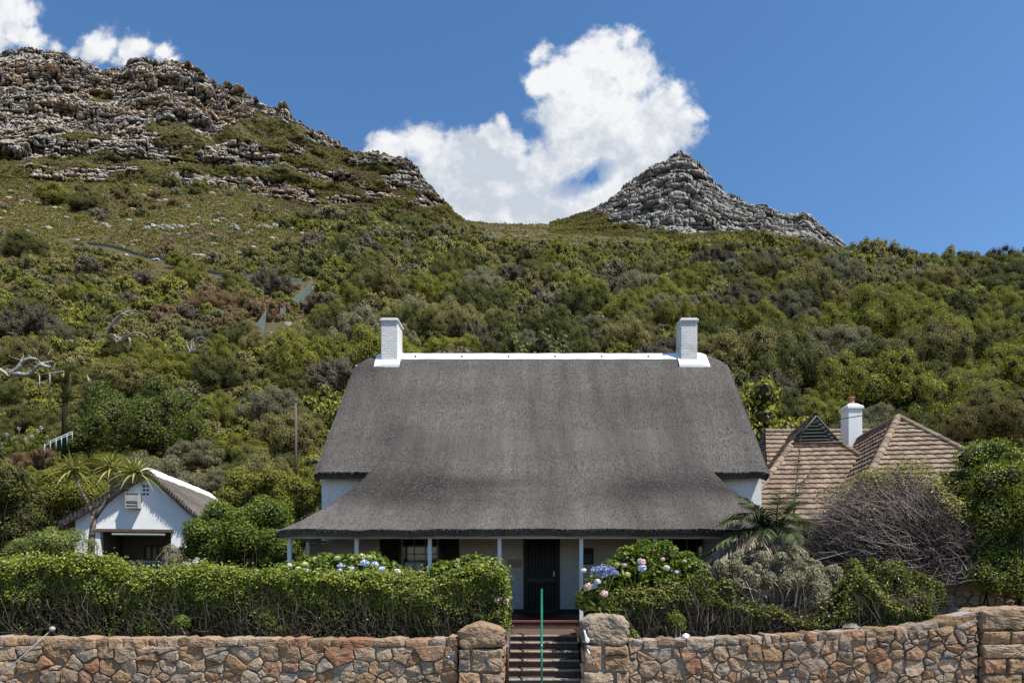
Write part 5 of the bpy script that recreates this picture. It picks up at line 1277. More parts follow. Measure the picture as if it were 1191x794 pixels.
# ---- the far thicket and the low scrub that nobody could count
def tuft_template(seed, n, leaf, k=9, h=.75, r0=.26, r1=.45):
    rng = np.random.default_rng(seed); C = dome_clumps(rng, k, h=h, rmin=r0, rmax=r1); C.append((0,0,.15,.5))
    g = Geo(); core(g, rng, C, 0, .7) if n > 200 else None
    nc = g.n; P, Nn = clump_points(rng, C, n); leaves(g, P, Nn, leaf*rng.uniform(.7,1.3,n), rng, .65, .38)
    return g
def merge_stuff(name, items, templ, matn, mats, core_mat):
    """items (x,y,z,r,h,mat index)"""
    out = Geo(); rng2 = np.random.default_rng(5)
    T = []
    for t in templ: T.append((np.concatenate(t.V), np.concatenate(t.T), t.F))
    for (x,y,z,r,h,mi) in items:
        V, tt, F = T[rng2.integers(len(T))]
        a = rng2.uniform(0,6.28); ca, sa = math.cos(a), math.sin(a)
        W = np.stack([(V[:,0]*ca-V[:,1]*sa)*r+x, (V[:,0]*sa+V[:,1]*ca)*r+y, V[:,2]*h+z], -1)
        b = out.n; out.V.append(W); out.T.append(np.clip(tt*.7+rng2.uniform(0,.3),0,1)); out.n += len(W)
        for fa, m, sm in F: out.F.append((fa+b, core_mat if fa.shape[1] == 3 else mi, sm))
    o = out.build(name, mats); tag(o, kind='stuff'); return o
mats = [MAT[m] for m in LEAFK]+[MAT['twig_dark']]
tt = [tuft_template(300+k, 1900, .085, 30, .8, .15, .28) for k in range(4)]
merge_stuff('far_thicket', [(x,y,z-.3,r*1.12,r*1.12*rng.uniform(.9,1.5),LEAFK.index(m)) for (x,y,z,r,px,py,m) in rest], tt, LEAFK, mats, 6)
# low scrub: small tufts all over the open slopes
tt2 = [tuft_template(400+k, 26, .50, 5) for k in range(6)]
items = []
def scrub_mat(x, y, px, py):
    n = float(fbm(np.array([[x/26., y/26., 7.]]), 3, 63)[0])*.9+rng.random()
    return 2 if n < .42 else 0 if n < .66 else 1 if n < .80 else 3 if n < .93 else 5 if n < 1.2 else 4
N_ = 62000
pxs = np.where(rng.random(N_) < .75, rng.uniform(-80,560,N_), rng.uniform(560,1250,N_)); Ys = 31+(335-31)*rng.random(N_)**.66; xs_ = (pxs-VX)/FPX*Ys; zs = zt(xs_, Ys)
bare = fbm(np.stack([xs_/17, Ys/17, np.full(N_,9.)],-1), 3, 91)
for x,y,z,px,b in zip(xs_,Ys,zs,pxs,bare):
    if abs(x) < 8 and y < 33: continue
    if 8 < x < 21 and y < 36: continue
    if -20.3 < x < -13.2 and y < 40: continue
    if px > 700 and y > 300: continue
    if px < 500 and y > 258: continue
    if px > 400 and y < 150 and rng.random() < .75: continue
    if b > .5 and y < 150: continue
    if 70 < y < 175 and px < 400 and fence_d(x, y) < 1.6: continue
    r = rng.uniform(.25,.6)*(1 if y < 120 else 1.3)*(1.6 if rng.random() < .12 else 1)
    items.append((x,y,z-.08,r,r*rng.uniform(.7,1.5),scrub_mat(x,y,px,0)))
RRa = np.concatenate(RR); sel = rng.choice(len(RRa), min(16000, len(RRa)), replace=False)
for p in RRa[sel]:
    r = rng.uniform(.5,1.25); items.append((p[0],p[1]-.3,p[2]-.15,r,r*rng.uniform(.6,1.1),scrub_mat(p[0],p[1],0,0)))
near_items = [i for i in items if i[1] < 85]; items = [i for i in items if i[1] >= 85]
tt3 = [tuft_template(450+k, 130, .21, 7) for k in range(5)]
merge_stuff('low_scrub', items, tt2, LEAFK, mats, 6)
merge_stuff('low_scrub', near_items, tt3, LEAFK, mats, 6)
# pale everlasting bushes strung along the slope
def pale(px, py, s):
    p = ground_hit(px, py); g = Geo(); r2 = np.random.default_rng(int(px*7+py)); C = dome_clumps(r2, 6, h=.8, rmin=.3, rmax=.5); core(g, r2, C, 0, .85)
    P, Nn = clump_points(r2, C, 160); leaves(g, P, Nn, .22, r2, .7, .5)
    g.xform(lambda V: V*s); o = g.build('pale_bush', MAT['pale_bush'], None, (p.x,p.y,p.z+.1))
    tag(o, 'small rounded whitish bush in the pale row crossing the upper scrub slope', 'bush', 'pale bushes on the upper scrub slope')
for (px,py) in ((122,263),(150,264),(172,269),(178,266),(186,268),(192,265),(198,268),(204,265),(211,267),(217,266),(225,265),(229,263),(272,266),(275,268),(289,274),(302,266),(309,264),(313,266),(321,265),(338,267),(349,266),(356,268),(362,265),(378,266),(384,269),(398,271),(405,266)): pale(px, py, RNG.uniform(.7,1.15))
# a scatter of pale rocks on the slopes
g = Geo(); bm = bmesh.new(); bmesh.ops.create_icosphere(bm, subdivisions=2, radius=1); IV = np.array([v.co[:] for v in bm.verts]); IF = np.array([[v.index for v in f.verts] for f in bm.faces]); bm.free()
for k in range(420):
    px = rng.uniform(0,620); Y = rng.uniform(120,255)
    if px < 365 and rng.random() < .25: Y = rng.uniform(50,120)
    x = (px-VX)/FPX*Y; s = rng.uniform(.25,.9)*(Y/200)**.5; q = IV*2+k
    v, e = worley(IV*1.3+k*3.1, 4)
    g.add(IV*(1+.35*(v-.5)+.2*fbm(q,2,k))[:,None]*np.array([1.4,1,.7])*s+np.array([x,Y,ztf(x,Y)]), IF, 0, 1.0)
tag(g.build('scattered_rocks', MAT['rock']), kind='stuff')

# ---- fences, rails, poles and dead wood on the slope
def netting(label, pts, h, posts):
    f = empty('netting_fence', pts[0], 0, label, 'fence')
    P = np.array([tuple(p) for p in pts]); n = 40; t = np.linspace(0,1,len(P)); tt_ = np.linspace(0,1,n)
    L = np.stack([np.interp(tt_, t, P[:,k]) for k in range(3)], -1); L[:,2] = zt(L[:,0], L[:,1])
    hh = np.interp(tt_, [0,1], h if isinstance(h, tuple) else (h,h)); sag = (.08*np.sin(tt_*PI*posts))**2
    g = Geo(); bot = L+np.array([0,0,.05]); top = L+np.stack([np.zeros(n),np.zeros(n),hh-sag*4],-1); d = np.gradient(L,axis=0); nv = np.cross(d,[0,0,1.]); nv /= np.linalg.norm(nv,axis=1,keepdims=True)
    g.add(np.concatenate([bot,top,top+nv*.03,bot+nv*.03]), np.concatenate([grid_faces(4,n)]), 0); child(g.build('netting', MAT['net']), f)
    for k in range(posts+1):
        i = min(n-1,int(k*(n-1)/posts)); b = L[i]; g = Geo(); tube1(g, [b-np.array([0,0,.3]), b+np.array([0,0,hh[i]+.15])], .05, 6); child(g.build('post', MAT['post_wood']), f)
netting('long low teal netting fence running down across the open scrub slope', [ground_hit(px,py) for px,py in ((96,286),(150,295),(195,306),(222,316),(262,322),(352,328))], .6, 14)
netting('upper triangle of teal netting fence rising steeply out of the bushes', [ground_hit(px,py) for px,py in ((362,342),(345,356),(326,370))], (1.9,1.1), 3)
netting('lower triangle of teal netting fence rising steeply out of the bushes', [ground_hit(px,py) for px,py in ((309,383),(296,396),(280,407))], (2.4,.5), 3)
def railing(label, pts, h, mat, r, posts, name='railing', two=False):
    f = empty(name, pts[0], 0, label, 'railing')
    P = [Vector(p) for p in pts]
    g = Geo(); tube1(g, [p+Vector((0,0,h)) for p in P], r, 6); 
    if two: tube1(g, [p+Vector((0,0,h*.5)) for p in P], r*.8, 6)
    child(g.build('rail', mat), f)
    for k in range(posts):
        t = k/(posts-1)*(len(P)-1); i = min(len(P)-2,int(t)); p = P[i].lerp(P[i+1], t-i); g = Geo(); tube1(g, [p+Vector((0,0,-.5)), p+Vector((0,0,h))], r, 6); child(g.build('post', mat), f)
railing('pale post and rail railing below the bleached dead tree', [at(46,447,52),at(58,445,52),at(74,443,52)], .75, MAT['pale_wood'], .032, 3)
railing('thin wooden railing along the bare earth path below the dead branches', [at(150,406,60),at(185,410,61),at(205,412,62),at(240,414,63)], .5, MAT['post_wood'], .025, 5)
railing('pale blue sloping garden stair rail beside the dark stemmed banana plant', [at(52,520,39),at(84,506,41)], .22, MAT['blue_rail'], .022, 6, 'stair_rail', True)
g = Geo(); p = at(344,520,40); tube1(g, [(p.x,p.y,ztf(p.x,p.y)-.3),(p.x,p.y,p.z),(p.x,p.y,zat(469,40))], [.09,.085,.075], 8); tag(g.build('wooden_post', MAT['post_wood']), 'tall plain dark wooden post standing among the bushes beside the thatched roof', 'post')
def dead_tree(label, strokes, Y, rad, tilt=0):
    g = Geo()
    for k, st_ in enumerate(strokes):
        pts = [at(px,py,Y+tilt*i*.5+(k%3-1)*.25*i*.4) for i,(px,py) in enumerate(st_)]
        P = np.array([tuple(p) for p in pts]); t = np.linspace(0,1,len(P)); T2 = np.linspace(0,1,len(P)*5); C = np.stack([np.interp(T2,t,P[:,j]) for j in range(3)],-1)
        ker = np.ones(5)/5; Cs = np.stack([np.convolve(np.pad(C[:,j],2,'edge'),ker,'valid') for j in range(3)],-1)+RNG.normal(0,.012,(len(C),3))
        r = np.interp(T2,[0,.7,1],[rad,rad*.6,rad*.12])*(1+.09*fbm(np.stack([T2*9,T2*0+k,T2*0],-1),3,k)); tube1(g, Cs, r, 9)
        m = 5; ii = RNG.integers(len(Cs)//3, len(Cs), m); bb = Cs[ii]; twigs(g, RNG, bb, bb+RNG.normal(0,1,(m,3))*rad*np.array([4,2,3])+np.array([0,0,rad*2]), rad*.22, rad*.06, 6, .2)
    return tag(g.build('dead_tree', MAT['deadwood']), label, 'dead tree')
dead_tree('bleached white dead tree with two upturned limbs at the edge above the garden', [[(-14,428),(-2,429),(6,433),(10,438)],[(12,434),(20,430),(26,420),(33,417),(40,417),(45,419)],[(13,434),(24,435),(33,436),(40,428),(48,423),(56,421),(64,420)],[(48,424),(54,427),(60,427)]], 51, .19)
dead_tree('fallen grey branches with curled bleached limbs above the earth path', [[(124,385),(134,372),(142,364),(150,368),(156,364),(164,366)],[(134,378),(140,366),(150,362),(160,361)],[(132,388),(136,394),(146,392),(156,386),(166,388),(173,394)],[(150,392),(152,402),(155,408)],[(140,394),(136,400),(134,392)]], 66, .12)
dead_tree('thin arched dead branch lying across the bushes left of the netting', [[(228,355),(236,356),(244,361),(252,357),(262,360),(275,368)],[(240,362),(236,366)]], 92, .09)
dead_tree('small spray of bare pale twigs beside the lower netting triangle', [[(222,412),(226,400),(232,391),(240,394)],[(222,412),(222,398),(226,392)],[(223,410),(232,402),(240,399)],[(222,411),(217,400),(216,395)]], 64, .09)

# ------------------------------------------------------------------ garden plants
def blade(g, base, dirv, length, width, droop, rng, k=7, mat=0, fold=.25, tint=None, taper=1.0):
    """one long leaf as a folded, arching strip"""
    d = np.array(dirv, float); d /= np.linalg.norm(d); side = np.cross(d,[0,0,1.]); 
    if np.linalg.norm(side) < .05: side = np.array([1.,0,0])
    side /= np.linalg.norm(side); t = np.linspace(0,1,k); p = np.array(base)[None]+d[None]*length*t[:,None]; p[:,2] -= droop*length*t**2
    w = width*np.clip(1-t**1.6*taper,.03,1)*np.clip(.55+t*3,0,1); up = np.cross(side, d)
    V = np.stack([p-side*w[:,None]*.5+up*w[:,None]*fold, p, p+side*w[:,None]*.5+up*w[:,None]*fold], 1)
    i = np.arange(3*k).reshape(k,3); F = np.concatenate([np.stack([i[:-1,a],i[:-1,a+1],i[1:,a+1],i[1:,a]],-1) for a in (0,1)])
    g.add(V.reshape(-1,3), F, mat, rng.random() if tint is None else tint)
def hedge(label, x0, x1, y0, y1, ztop, zbot, nleaf, ntwig, seed, leaf=.05, bare=.5, name='hedge', amp=.36, leafm='leaf_hedge'):
    rng = np.random.default_rng(seed); h = empty(name, ((x0+x1)/2,(y0+y1)/2,zbot), 0, label, 'hedge')
    def top(x, y): return ztop(x)-.12+fbm(np.stack([x*1.1,y*1.5,np.zeros_like(x)],-1),3,seed)*amp+fbm(np.stack([x*5,y*5,np.zeros_like(x)],-1),2,seed)*.07-np.clip((y0+.34-y)/.34,0,1)**2*.22
    n1 = int(nleaf*.42); x = rng.uniform(x0,x1,n1); y = y0+(y1-y0)*rng.random(n1); z = top(x,y)-np.abs(rng.normal(0,.09,n1))+.02
    g = Geo(); N1 = np.stack([rng.normal(0,.3,n1), -.35+rng.normal(0,.3,n1), np.ones(n1)],-1)
    sprig = rng.random(n1) < .07; z[sprig] += rng.uniform(.02,.18,sprig.sum())
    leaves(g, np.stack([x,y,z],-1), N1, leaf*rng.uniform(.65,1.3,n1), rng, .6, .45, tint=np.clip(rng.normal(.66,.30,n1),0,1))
    # front face: dense near the top, opening to bare stems below in patches
    n2 = int(nleaf*1.6); x = rng.uniform(x0,x1,n2); v = rng.random(n2); zt_ = top(x, np.full(n2,y0)); z = zbot+(zt_-zbot)*v
    dn = np.clip((v-.40)/.35,0,1)**1.2+.10+2.2*np.clip(fbm(np.stack([x*1.3,z*1.6,np.full(n2,seed*1.)],-1),3,seed+1)-.06,0,1)*1.3
    keep = rng.random(n2) < dn*(1.0-bare*.25); x, z, v = x[keep], z[keep], v[keep]; n2 = len(x)
    y = y0+np.abs(rng.normal(0,.10,n2))+.20*fbm(np.stack([x*1.6,z*1.6,np.zeros(n2)],-1),3,seed+3)+.09+.12*(1-v)
    leaves(g, np.stack([x,y,z],-1), np.stack([rng.normal(0,.35,n2), -np.ones(n2), .75+rng.normal(0,.35,n2)],-1), leaf*rng.uniform(.6,1.2,n2), rng, .6, .5, tint=np.clip(rng.normal(.40+.25*v,.28,n2),0,1))  # tint lighter toward the sunlit top, light painted into the leaves
    # inside: shade painted in by tinting these leaves dark
    n3 = int(nleaf*.9); x = rng.uniform(x0,x1,n3); y = rng.uniform(y0+.32,y1,n3); z = zbot+(top(x,y)-zbot-.1)*rng.random(n3)
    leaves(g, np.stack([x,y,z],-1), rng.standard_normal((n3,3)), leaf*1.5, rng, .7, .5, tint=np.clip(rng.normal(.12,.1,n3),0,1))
    for xe in (x0,x1):
        n4 = int(nleaf*.05); y = rng.uniform(y0,y1,n4); z = zbot+(top(np.full(n4,xe),y)-zbot)*rng.random(n4)**.7
        leaves(g, np.stack([xe+rng.normal(0,.06,n4),y,z],-1), np.stack([np.full(n4,1. if xe==x1 else -1.),-.4*np.ones(n4),.6*np.ones(n4)],-1), leaf, rng, .6, .5)
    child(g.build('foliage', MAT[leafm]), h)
    g = Geo(); n = ntwig; x = rng.uniform(x0,x1,n); b = np.stack([x, y0+.1+rng.random(n)*.5, np.full(n,zbot-.05)],-1); hgt = rng.uniform(.25,1,n)*(ztop(x)-zbot)
    tip = b+np.stack([rng.normal(0,.22,n), rng.normal(-.10,.12,n), hgt],-1); tip[:,1] = np.maximum(tip[:,1], y0+.02); twigs(g, rng, b, tip, .0065, .0025, 7, .16)
    n = ntwig; x = rng.uniform(x0,x1,n); z = zbot+rng.random(n)*.75*(ztop(x)-zbot); b = np.stack([x, y0+.08+rng.random(n)*.2, z],-1); tip = b+rng.normal(0,1,(n,3))*np.array([.22,.07,.18]); tip[:,1] = np.maximum(tip[:,1], y0-.02); twigs(g, rng, b, tip, .006, .003, 4, .15)
    child(g.build('stems', MAT['hedge_twig']), h)
    return h
lh = lambda x: np.interp(VX+FPX*np.asarray(x)/14.0, [-300,0,60,120,170,330,420,500,560,592], [3.33,3.33,3.36,3.28,3.08,3.06,2.97,3.05,3.10,2.95])
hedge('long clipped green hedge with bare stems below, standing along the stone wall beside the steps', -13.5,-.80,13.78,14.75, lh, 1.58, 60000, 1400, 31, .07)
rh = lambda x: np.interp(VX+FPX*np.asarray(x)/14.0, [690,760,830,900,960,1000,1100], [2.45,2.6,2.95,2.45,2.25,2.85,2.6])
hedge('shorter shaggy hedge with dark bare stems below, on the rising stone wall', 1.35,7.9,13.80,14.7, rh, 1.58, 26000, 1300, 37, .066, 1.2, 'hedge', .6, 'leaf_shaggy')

def bush(name, label, cat, clumps, n, leaf, mat, seed, twig=200, tw=MAT['twig'], aspect=.55, jit=.55, core_s=.6, shell=(.7,1.06), root=None, group=None, parts=('foliage','stems'), tr=(.02,.005)):
    rng = np.random.default_rng(seed); C = np.array(clumps, float); c = C[:,:3].mean(0); zb = root[2] if root is not None else (C[:,2]-C[:,3]).min()
    rt = np.array(root if root is not None else (c[0],c[1],zb), float)
    b = empty(name, tuple(rt), 0, label, cat, group)
    g = Geo(); P, Nn = clump_points(rng, C, n, shell); leaves(g, P, Nn, leaf*rng.uniform(.6,1.3,n), rng, aspect, jit); 
    if core_s: core(g, rng, C, 1, core_s)
    child(g.build(parts[0], [MAT[mat], MAT['twig_dark']]), b)
    g = Geo(); P, Nn = clump_points(rng, C, twig); base = rt+rng.normal(0,.1,(twig,3))*np.array([1,1,.1]); base = base*.65+P*.35*np.array([1,1,0])+np.array([0,0,1])*rt[2]*.35; twigs(g, rng, base, P, tr[0], tr[1], 6, .1); child(g.build(parts[1], tw), b)
    return b
def blob(cx, cy, cz, rx, ry, rz, k, rmin, rmax, seed):
    rng = np.random.default_rng(seed); C = []
    for i in range(k):
        d = rng.standard_normal(3); d /= np.linalg.norm(d); q = rng.random()**.4; r = rng.uniform(rmin,rmax)
        C.append((cx+d[0]*(rx-r)*q, cy+d[1]*max(.05,ry-r)*q, cz+d[2]*(rz-r)*q, r))
    return C
# hydrangeas with their flower heads
def flower(parent, p, r, mat, seed, label=None):
    rng = np.random.default_rng(seed); n = 110; d = rng.standard_normal((n,3)); d /= np.linalg.norm(d,axis=1,keepdims=True); g = Geo()
    leaves(g, np.array(p)+d*r*rng.uniform(.8,1.05,(n,1))*np.array([1,1,.8]), d, r*.55, rng, .95, .3, .1); bm = bmesh.new(); bmesh.ops.create_icosphere(bm, subdivisions=1, radius=r*.75); V = np.array([v.co[:] for v in bm.verts])+np.array(p); F = np.array([[v.index for v in f.verts] for f in bm.faces]); bm.free(); g.add(V, F)
    o = child(g.build('flower_head', MAT[mat]), parent)
    if label: o['label'] = label
    return o
def hydrangea(label, C, n, seed, flowers, root):
    h = bush('hydrangea_bush', label, 'flowering shrub', C, n, .115, 'leaf_hydr', seed, 160, MAT['strap'], .62, .5, .55, root=root)
    names = {'petal_blue':'pale blue flower head','petal_pink':'pink flower head','petal_white':'cream flower head','petal_lime':'lime young flower head'}
    for k,(px,py,Y,r,m) in enumerate(flowers): flower(h, at(px,py,Y), r*.88, m, seed*100+k, names[m])
    return h
hydrangea('hydrangea with pale blue heads rising behind the clipped hedge before the veranda', [(x, 15.15+.1*math.sin(i*3), z, r) for i,(x,z,r) in enumerate(((-5.6,2.85,.34),(-5.2,2.93,.36),(-4.8,2.98,.38),(-4.45,2.96,.36),(-4.1,2.98,.36),(-3.75,3.0,.38),(-3.4,2.85,.34),(-3.1,2.78,.3),(-5.0,2.6,.5),(-4.2,2.6,.5),(-3.5,2.55,.45)))], 5200, 41,
   [(357,662,14.85,.085,'petal_blue'),(372,663,14.85,.075,'petal_blue'),(397,658,14.85,.09,'petal_blue'),(395,663,14.8,.07,'petal_blue'),(409,661,14.8,.08,'petal_blue'),(424,655,14.8,.11,'petal_blue'),(436,656,14.85,.09,'petal_blue'),(444,662,14.75,.095,'petal_blue'),(392,649,14.9,.08,'petal_lime'),(421,647,14.9,.09,'petal_lime'),(430,648,14.9,.07,'petal_lime'),(409,649,14.9,.07,'petal_lime'),(366,650,14.9,.07,'petal_lime'),(355,656,14.85,.08,'petal_lime'),(337,657,14.85,.06,'petal_white'),(462,664,14.75,.08,'petal_white'),(434,663,14.75,.06,'petal_lime'),(347,661,14.8,.07,'petal_lime'),(407,660,14.85,.06,'petal_white')], (-4.3,15.2,1.6))
hydrangea('hydrangea with pink and cream heads at the step end of the clipped hedge', [(-1.75,14.5,2.9,.32),(-1.45,14.45,3.0,.3),(-1.2,14.4,2.95,.3),(-1.0,14.35,2.75,.28),(-.9,14.3,2.45,.26),(-.88,14.25,2.15,.26),(-.92,14.25,1.9,.25),(-1.3,14.5,2.5,.45),(-2.1,14.5,2.9,.28)], 3600, 43,
   [(573,667,14.0,.10,'petal_white'),(581,677,14.0,.085,'petal_white'),(576,686,13.95,.075,'petal_blue'),(580,697,13.9,.105,'petal_pink'),(587,699,13.95,.09,'petal_pink'),(580,712,13.9,.08,'petal_white'),(564,663,14.1,.07,'petal_lime'),(570,671,14.0,.06,'petal_lime'),(584,672,14.1,.07,'petal_lime'),(566,669,14.0,.07,'petal_blue')], (-1.2,14.4,1.6))
hydrangea('broad rounded hydrangea with pink and blue heads beside the round capped gate pier', blob(2.25,14.75,2.55,1.28,.75,.95,26,.28,.42,9)+[(1.2,14.4,2.6,.3),(1.0,14.4,2.35,.28),(1.5,14.4,2.9,.3),(2.2,14.6,3.3,.34),(2.6,14.6,3.28,.34),(1.85,14.6,3.15,.34),(3.05,14.6,3.05,.33),(3.4,14.6,2.85,.3)], 8200, 47,
   [(746,653,14.0,.095,'petal_pink'),(747,660,13.95,.10,'petal_blue'),(775,660,14.0,.075,'petal_white'),(726,657,14.0,.06,'petal_pink'),(771,650,14.05,.05,'petal_pink'),(730,668,13.95,.075,'petal_lime'),(695,676,13.9,.08,'petal_white'),(684,682,13.95,.10,'petal_pink'),(690,681,13.95,.08,'petal_blue'),(703,690,13.85,.085,'petal_pink'),(679,663,14.1,.06,'petal_white'),(787,665,14.0,.05,'petal_blue'),(718,656,14.05,.05,'petal_lime'),(796,652,14.1,.05,'petal_lime')], (2.2,14.7,1.6))
def agapanthus(label, px, py, Y, heads, seed, nblade=40, spread=.55, with_heads=True):
    rng = np.random.default_rng(seed); b = at(px,py,Y); a = empty('agapanthus', b, 0, label, 'flower')
    g = Geo()
    for k in range(nblade):
        th_ = rng.uniform(0,2*PI); e = rng.uniform(.5,1.35); d = (math.cos(th_)*math.cos(e), math.sin(th_)*math.cos(e), math.sin(e)); blade(g, np.array(b)+rng.normal(0,.06,3)*np.array([1,1,.2]), d, spread*rng.uniform(.6,1.2), .032, rng.uniform(.3,.7), rng)
    child(g.build('strap_leaves', MAT['strap']), a)
    for k,(hx,hy,r) in enumerate(heads):
        p = np.array(at(hx,hy,Y)); g = Geo(); tube1(g, [np.array(b), (np.array(b)+p)/2+np.array([0,0,.05]), p], .011, 6); s = child(g.build('stalk', MAT['strap']), a)
        n = 90; d = rng.standard_normal((n,3)); d[:,2] = np.abs(d[:,2])*.8-.25; d /= np.linalg.norm(d,axis=1,keepdims=True); g = Geo(); PL = np.stack([np.broadcast_to(p,(n,3)), p+d*r*.6, p+d*r],1); tubes(g, PL[:40], np.full((40,3),.003), 3)
        leaves(g, p+d*r*rng.uniform(.7,1.05,(n,1)), d, r*.38, rng, .6, .6); child(g.build('blossom', MAT['petal_agap']), a)
agapanthus('blue agapanthus with several round umbels in front of the broad hydrangea', 700,712,13.95, [(693,664,.11),(702,662,.12),(711,664,.11),(699,670,.10),(715,667,.09),(706,668,.10)], 51, 46, .6)
agapanthus('clump of yellow green strap leaves without flowers beside the domed pier', 568,722,13.98, [], 53, 60, .62)
bush('small_shrub', 'small bright leafy shrub tucked at the foot of the shaggy hedge on the wall', 'shrub', blob(xat(786,13.85),13.9,zat(722,13.85),.26,.2,.38,7,.12,.2,3), 1500, .05, 'leaf_hedge', 61, 40, root=(xat(786,13.85),13.9,1.6))
bush('small_shrub', 'tiny bright green sprig growing on the coping beside the round capped pier', 'shrub', blob(xat(737,13.6),13.7,zat(738,13.6),.12,.1,.14,4,.06,.09,4), 260, .045, 'leaf_hedge', 62, 12, root=(xat(737,13.6),13.7,1.6))
bush('small_shrub', 'small reddish tipped shrub at the foot of the long clipped hedge', 'shrub', blob(xat(212,13.75),13.75,zat(722,13.7),.26,.12,.2,6,.09,.14,5), 700, .05, 'leaf_hydr', 63, 20, root=(xat(212,13.75),13.8,1.6))

bush('silver_shrub', 'large silvery grey green shrub in front of the palm at the end of the veranda', 'shrub', blob(xat(893,14.3),14.4,zat(672,14.3),1.75,.6,.66,110,.09,.20,12)+blob(xat(940,14.2),14.3,zat(692,14.2),.7,.4,.55,12,.18,.28,13)+blob(xat(900,14.6),14.7,zat(648,14.6),.85,.5,.34,12,.15,.26,14), 46000, .054, 'leaf_silver', 65, 420, MAT['twig'], .5, .7, .55, root=(4.9,14.6,1.6))
bush('broad_shrub', 'yellow green leafy shrub with dark inside below the bare brown bush', 'shrub', blob(xat(1015,14.5),14.6,zat(686,14.5),1.6,.55,.78,34,.15,.30,15)+blob(xat(1075,14.9),15.0,zat(690,14.9),.8,.5,.55,12,.16,.28,17), 11500, .066, 'leaf_shaggy', 66, 300, MAT['hedge_twig'], .6, .6, .4, root=(6.9,14.7,1.6))
bush('broad_shrub', 'loose dark green shrub on the wall between the broad hydrangea and the silvery shrub', 'shrub', blob(xat(818,14.0),14.1,zat(692,14.0),.8,.4,.62,16,.16,.28,16), 4600, .066, 'leaf_shaggy', 67, 260, MAT['hedge_twig'], .6, .6, .4, root=(3.3,14.1,1.6))
# bare wind-combed bush
def dry_bush():
    rng = np.random.default_rng(71); rt = np.array([xat(1075,15.8),15.8,1.7]); b = empty('dry_bush', tuple(rt), 0, 'big wind combed bush of bare grey brown twigs in front of the tiled roofs', 'bush')
    g = Geo(); n = 5200
    # twigs spring from a low crown of limbs and sweep up over a dome
    cen = np.array([xat(1035,15.8),15.8,zat(628,15.8)]); R = np.array([2.0,1.0,1.5])
    d = rng.standard_normal((n,3)); d[:,2] = np.abs(d[:,2])*.95-.25; d[:,1] -= .35; d /= np.linalg.norm(d,axis=1,keepdims=True)
    lump = 1+.30*fbm(d*2.1, 3, 14)[:,None]; tip = cen+d*R*np.where(rng.random((n,1)) < .12, rng.uniform(1.0,1.24,(n,1)), rng.uniform(.74,1.06,(n,1)))*lump
    sw = rng.uniform(.25,.9,(n,1)); root = cen+d*R*lump*rng.uniform(.3,.75,(n,1))+np.array([.85,.1,-.42])*sw
    twigs(g, rng, root, tip, .0085, .003, 7, .15)
    limb = 60; tipl = cen+np.clip(rng.standard_normal((limb,3)),-1.5,1.5)*np.array([.9,.3,.4])+np.array([0,.15,0]); twigs(g, rng, np.repeat(rt[None],limb,0)+rng.normal(0,.08,(limb,3)), tipl, .04, .012, 8, .05, 5, 0)
    n = 1500; d = rng.standard_normal((n,3)); d /= np.linalg.norm(d,axis=1,keepdims=True); p = cen+np.array([.25,-.3,-.6])+d*np.array([1.75,.75,.75])*rng.uniform(.6,1.05,(n,1)); twigs(g, rng, p, p+rng.normal(0,1,(n,3))*np.array([.4,.15,.22])+np.array([-.2,-.05,.1]), .007, .003, 6, .2)
    child(g.build('twigs', MAT['twig_brown']), b)
    g = Geo(); m = 900; d = rng.standard_normal((m,3)); d[:,2] = np.abs(d[:,2]); d /= np.linalg.norm(d,axis=1,keepdims=True); leaves(g, cen+d*R*rng.uniform(.8,1.05,(m,1)), d, .05, rng, .5, .8); child(g.build('withered_leaves', MAT['leaf_dry']), b)
    g = Geo(); C = blob(cen[0],cen[1]+.25,cen[2]-.1,1.5,.8,1.1,14,.3,.45,5); core(g, rng, C, 0, .75); m = 2500; P, Nn = clump_points(rng, C, m); leaves(g, P, Nn, .09, rng, .5, .8); child(g.build('inner_twigs', MAT['twig_dark']), b)
dry_bush()
def creeper():
    rng = np.random.default_rng(72); cen = np.array([xat(1045,15.8),15.8,zat(626,15.8)]); b = empty('creeper', (cen[0],cen[1],1.7), 0, 'yellow green creeper with reddish leaves spread over the top of the bare brown bush', 'creeper')
    m = 20000; d = rng.standard_normal((m,3)); d[:,2] = np.abs(d[:,2]); d[:,1] -= .2; d /= np.linalg.norm(d,axis=1,keepdims=True)
    p = cen+d*np.array([2.0,1.05,1.52])*rng.uniform(.95,1.16,(m,1))*(1+.30*fbm(d*2.1, 3, 14)[:,None]); n = fbm(p*1.9, 3, 5)
    k = rng.random(m) < np.clip((d[:,2]-.52)*1.8+n*1.9+(d[:,0])*.4, 0, 1); p, d = p[k], d[k]
    g = Geo(); leaves(g, p, d*.6+np.array([0,-.2,.8]), .062*rng.uniform(.6,1.3,len(p)), rng, .75, .55); child(g.build('foliage', MAT['leaf_creeper']), b)
    q = p[rng.choice(len(p), 420)]; g = Geo(); twigs(g, rng, q+rng.normal(0,.25,q.shape)*np.array([1,.4,.5])-np.array([0,0,.12]), q, .006, .003, 5, .12); child(g.build('vines', MAT['twig']), b)
creeper()
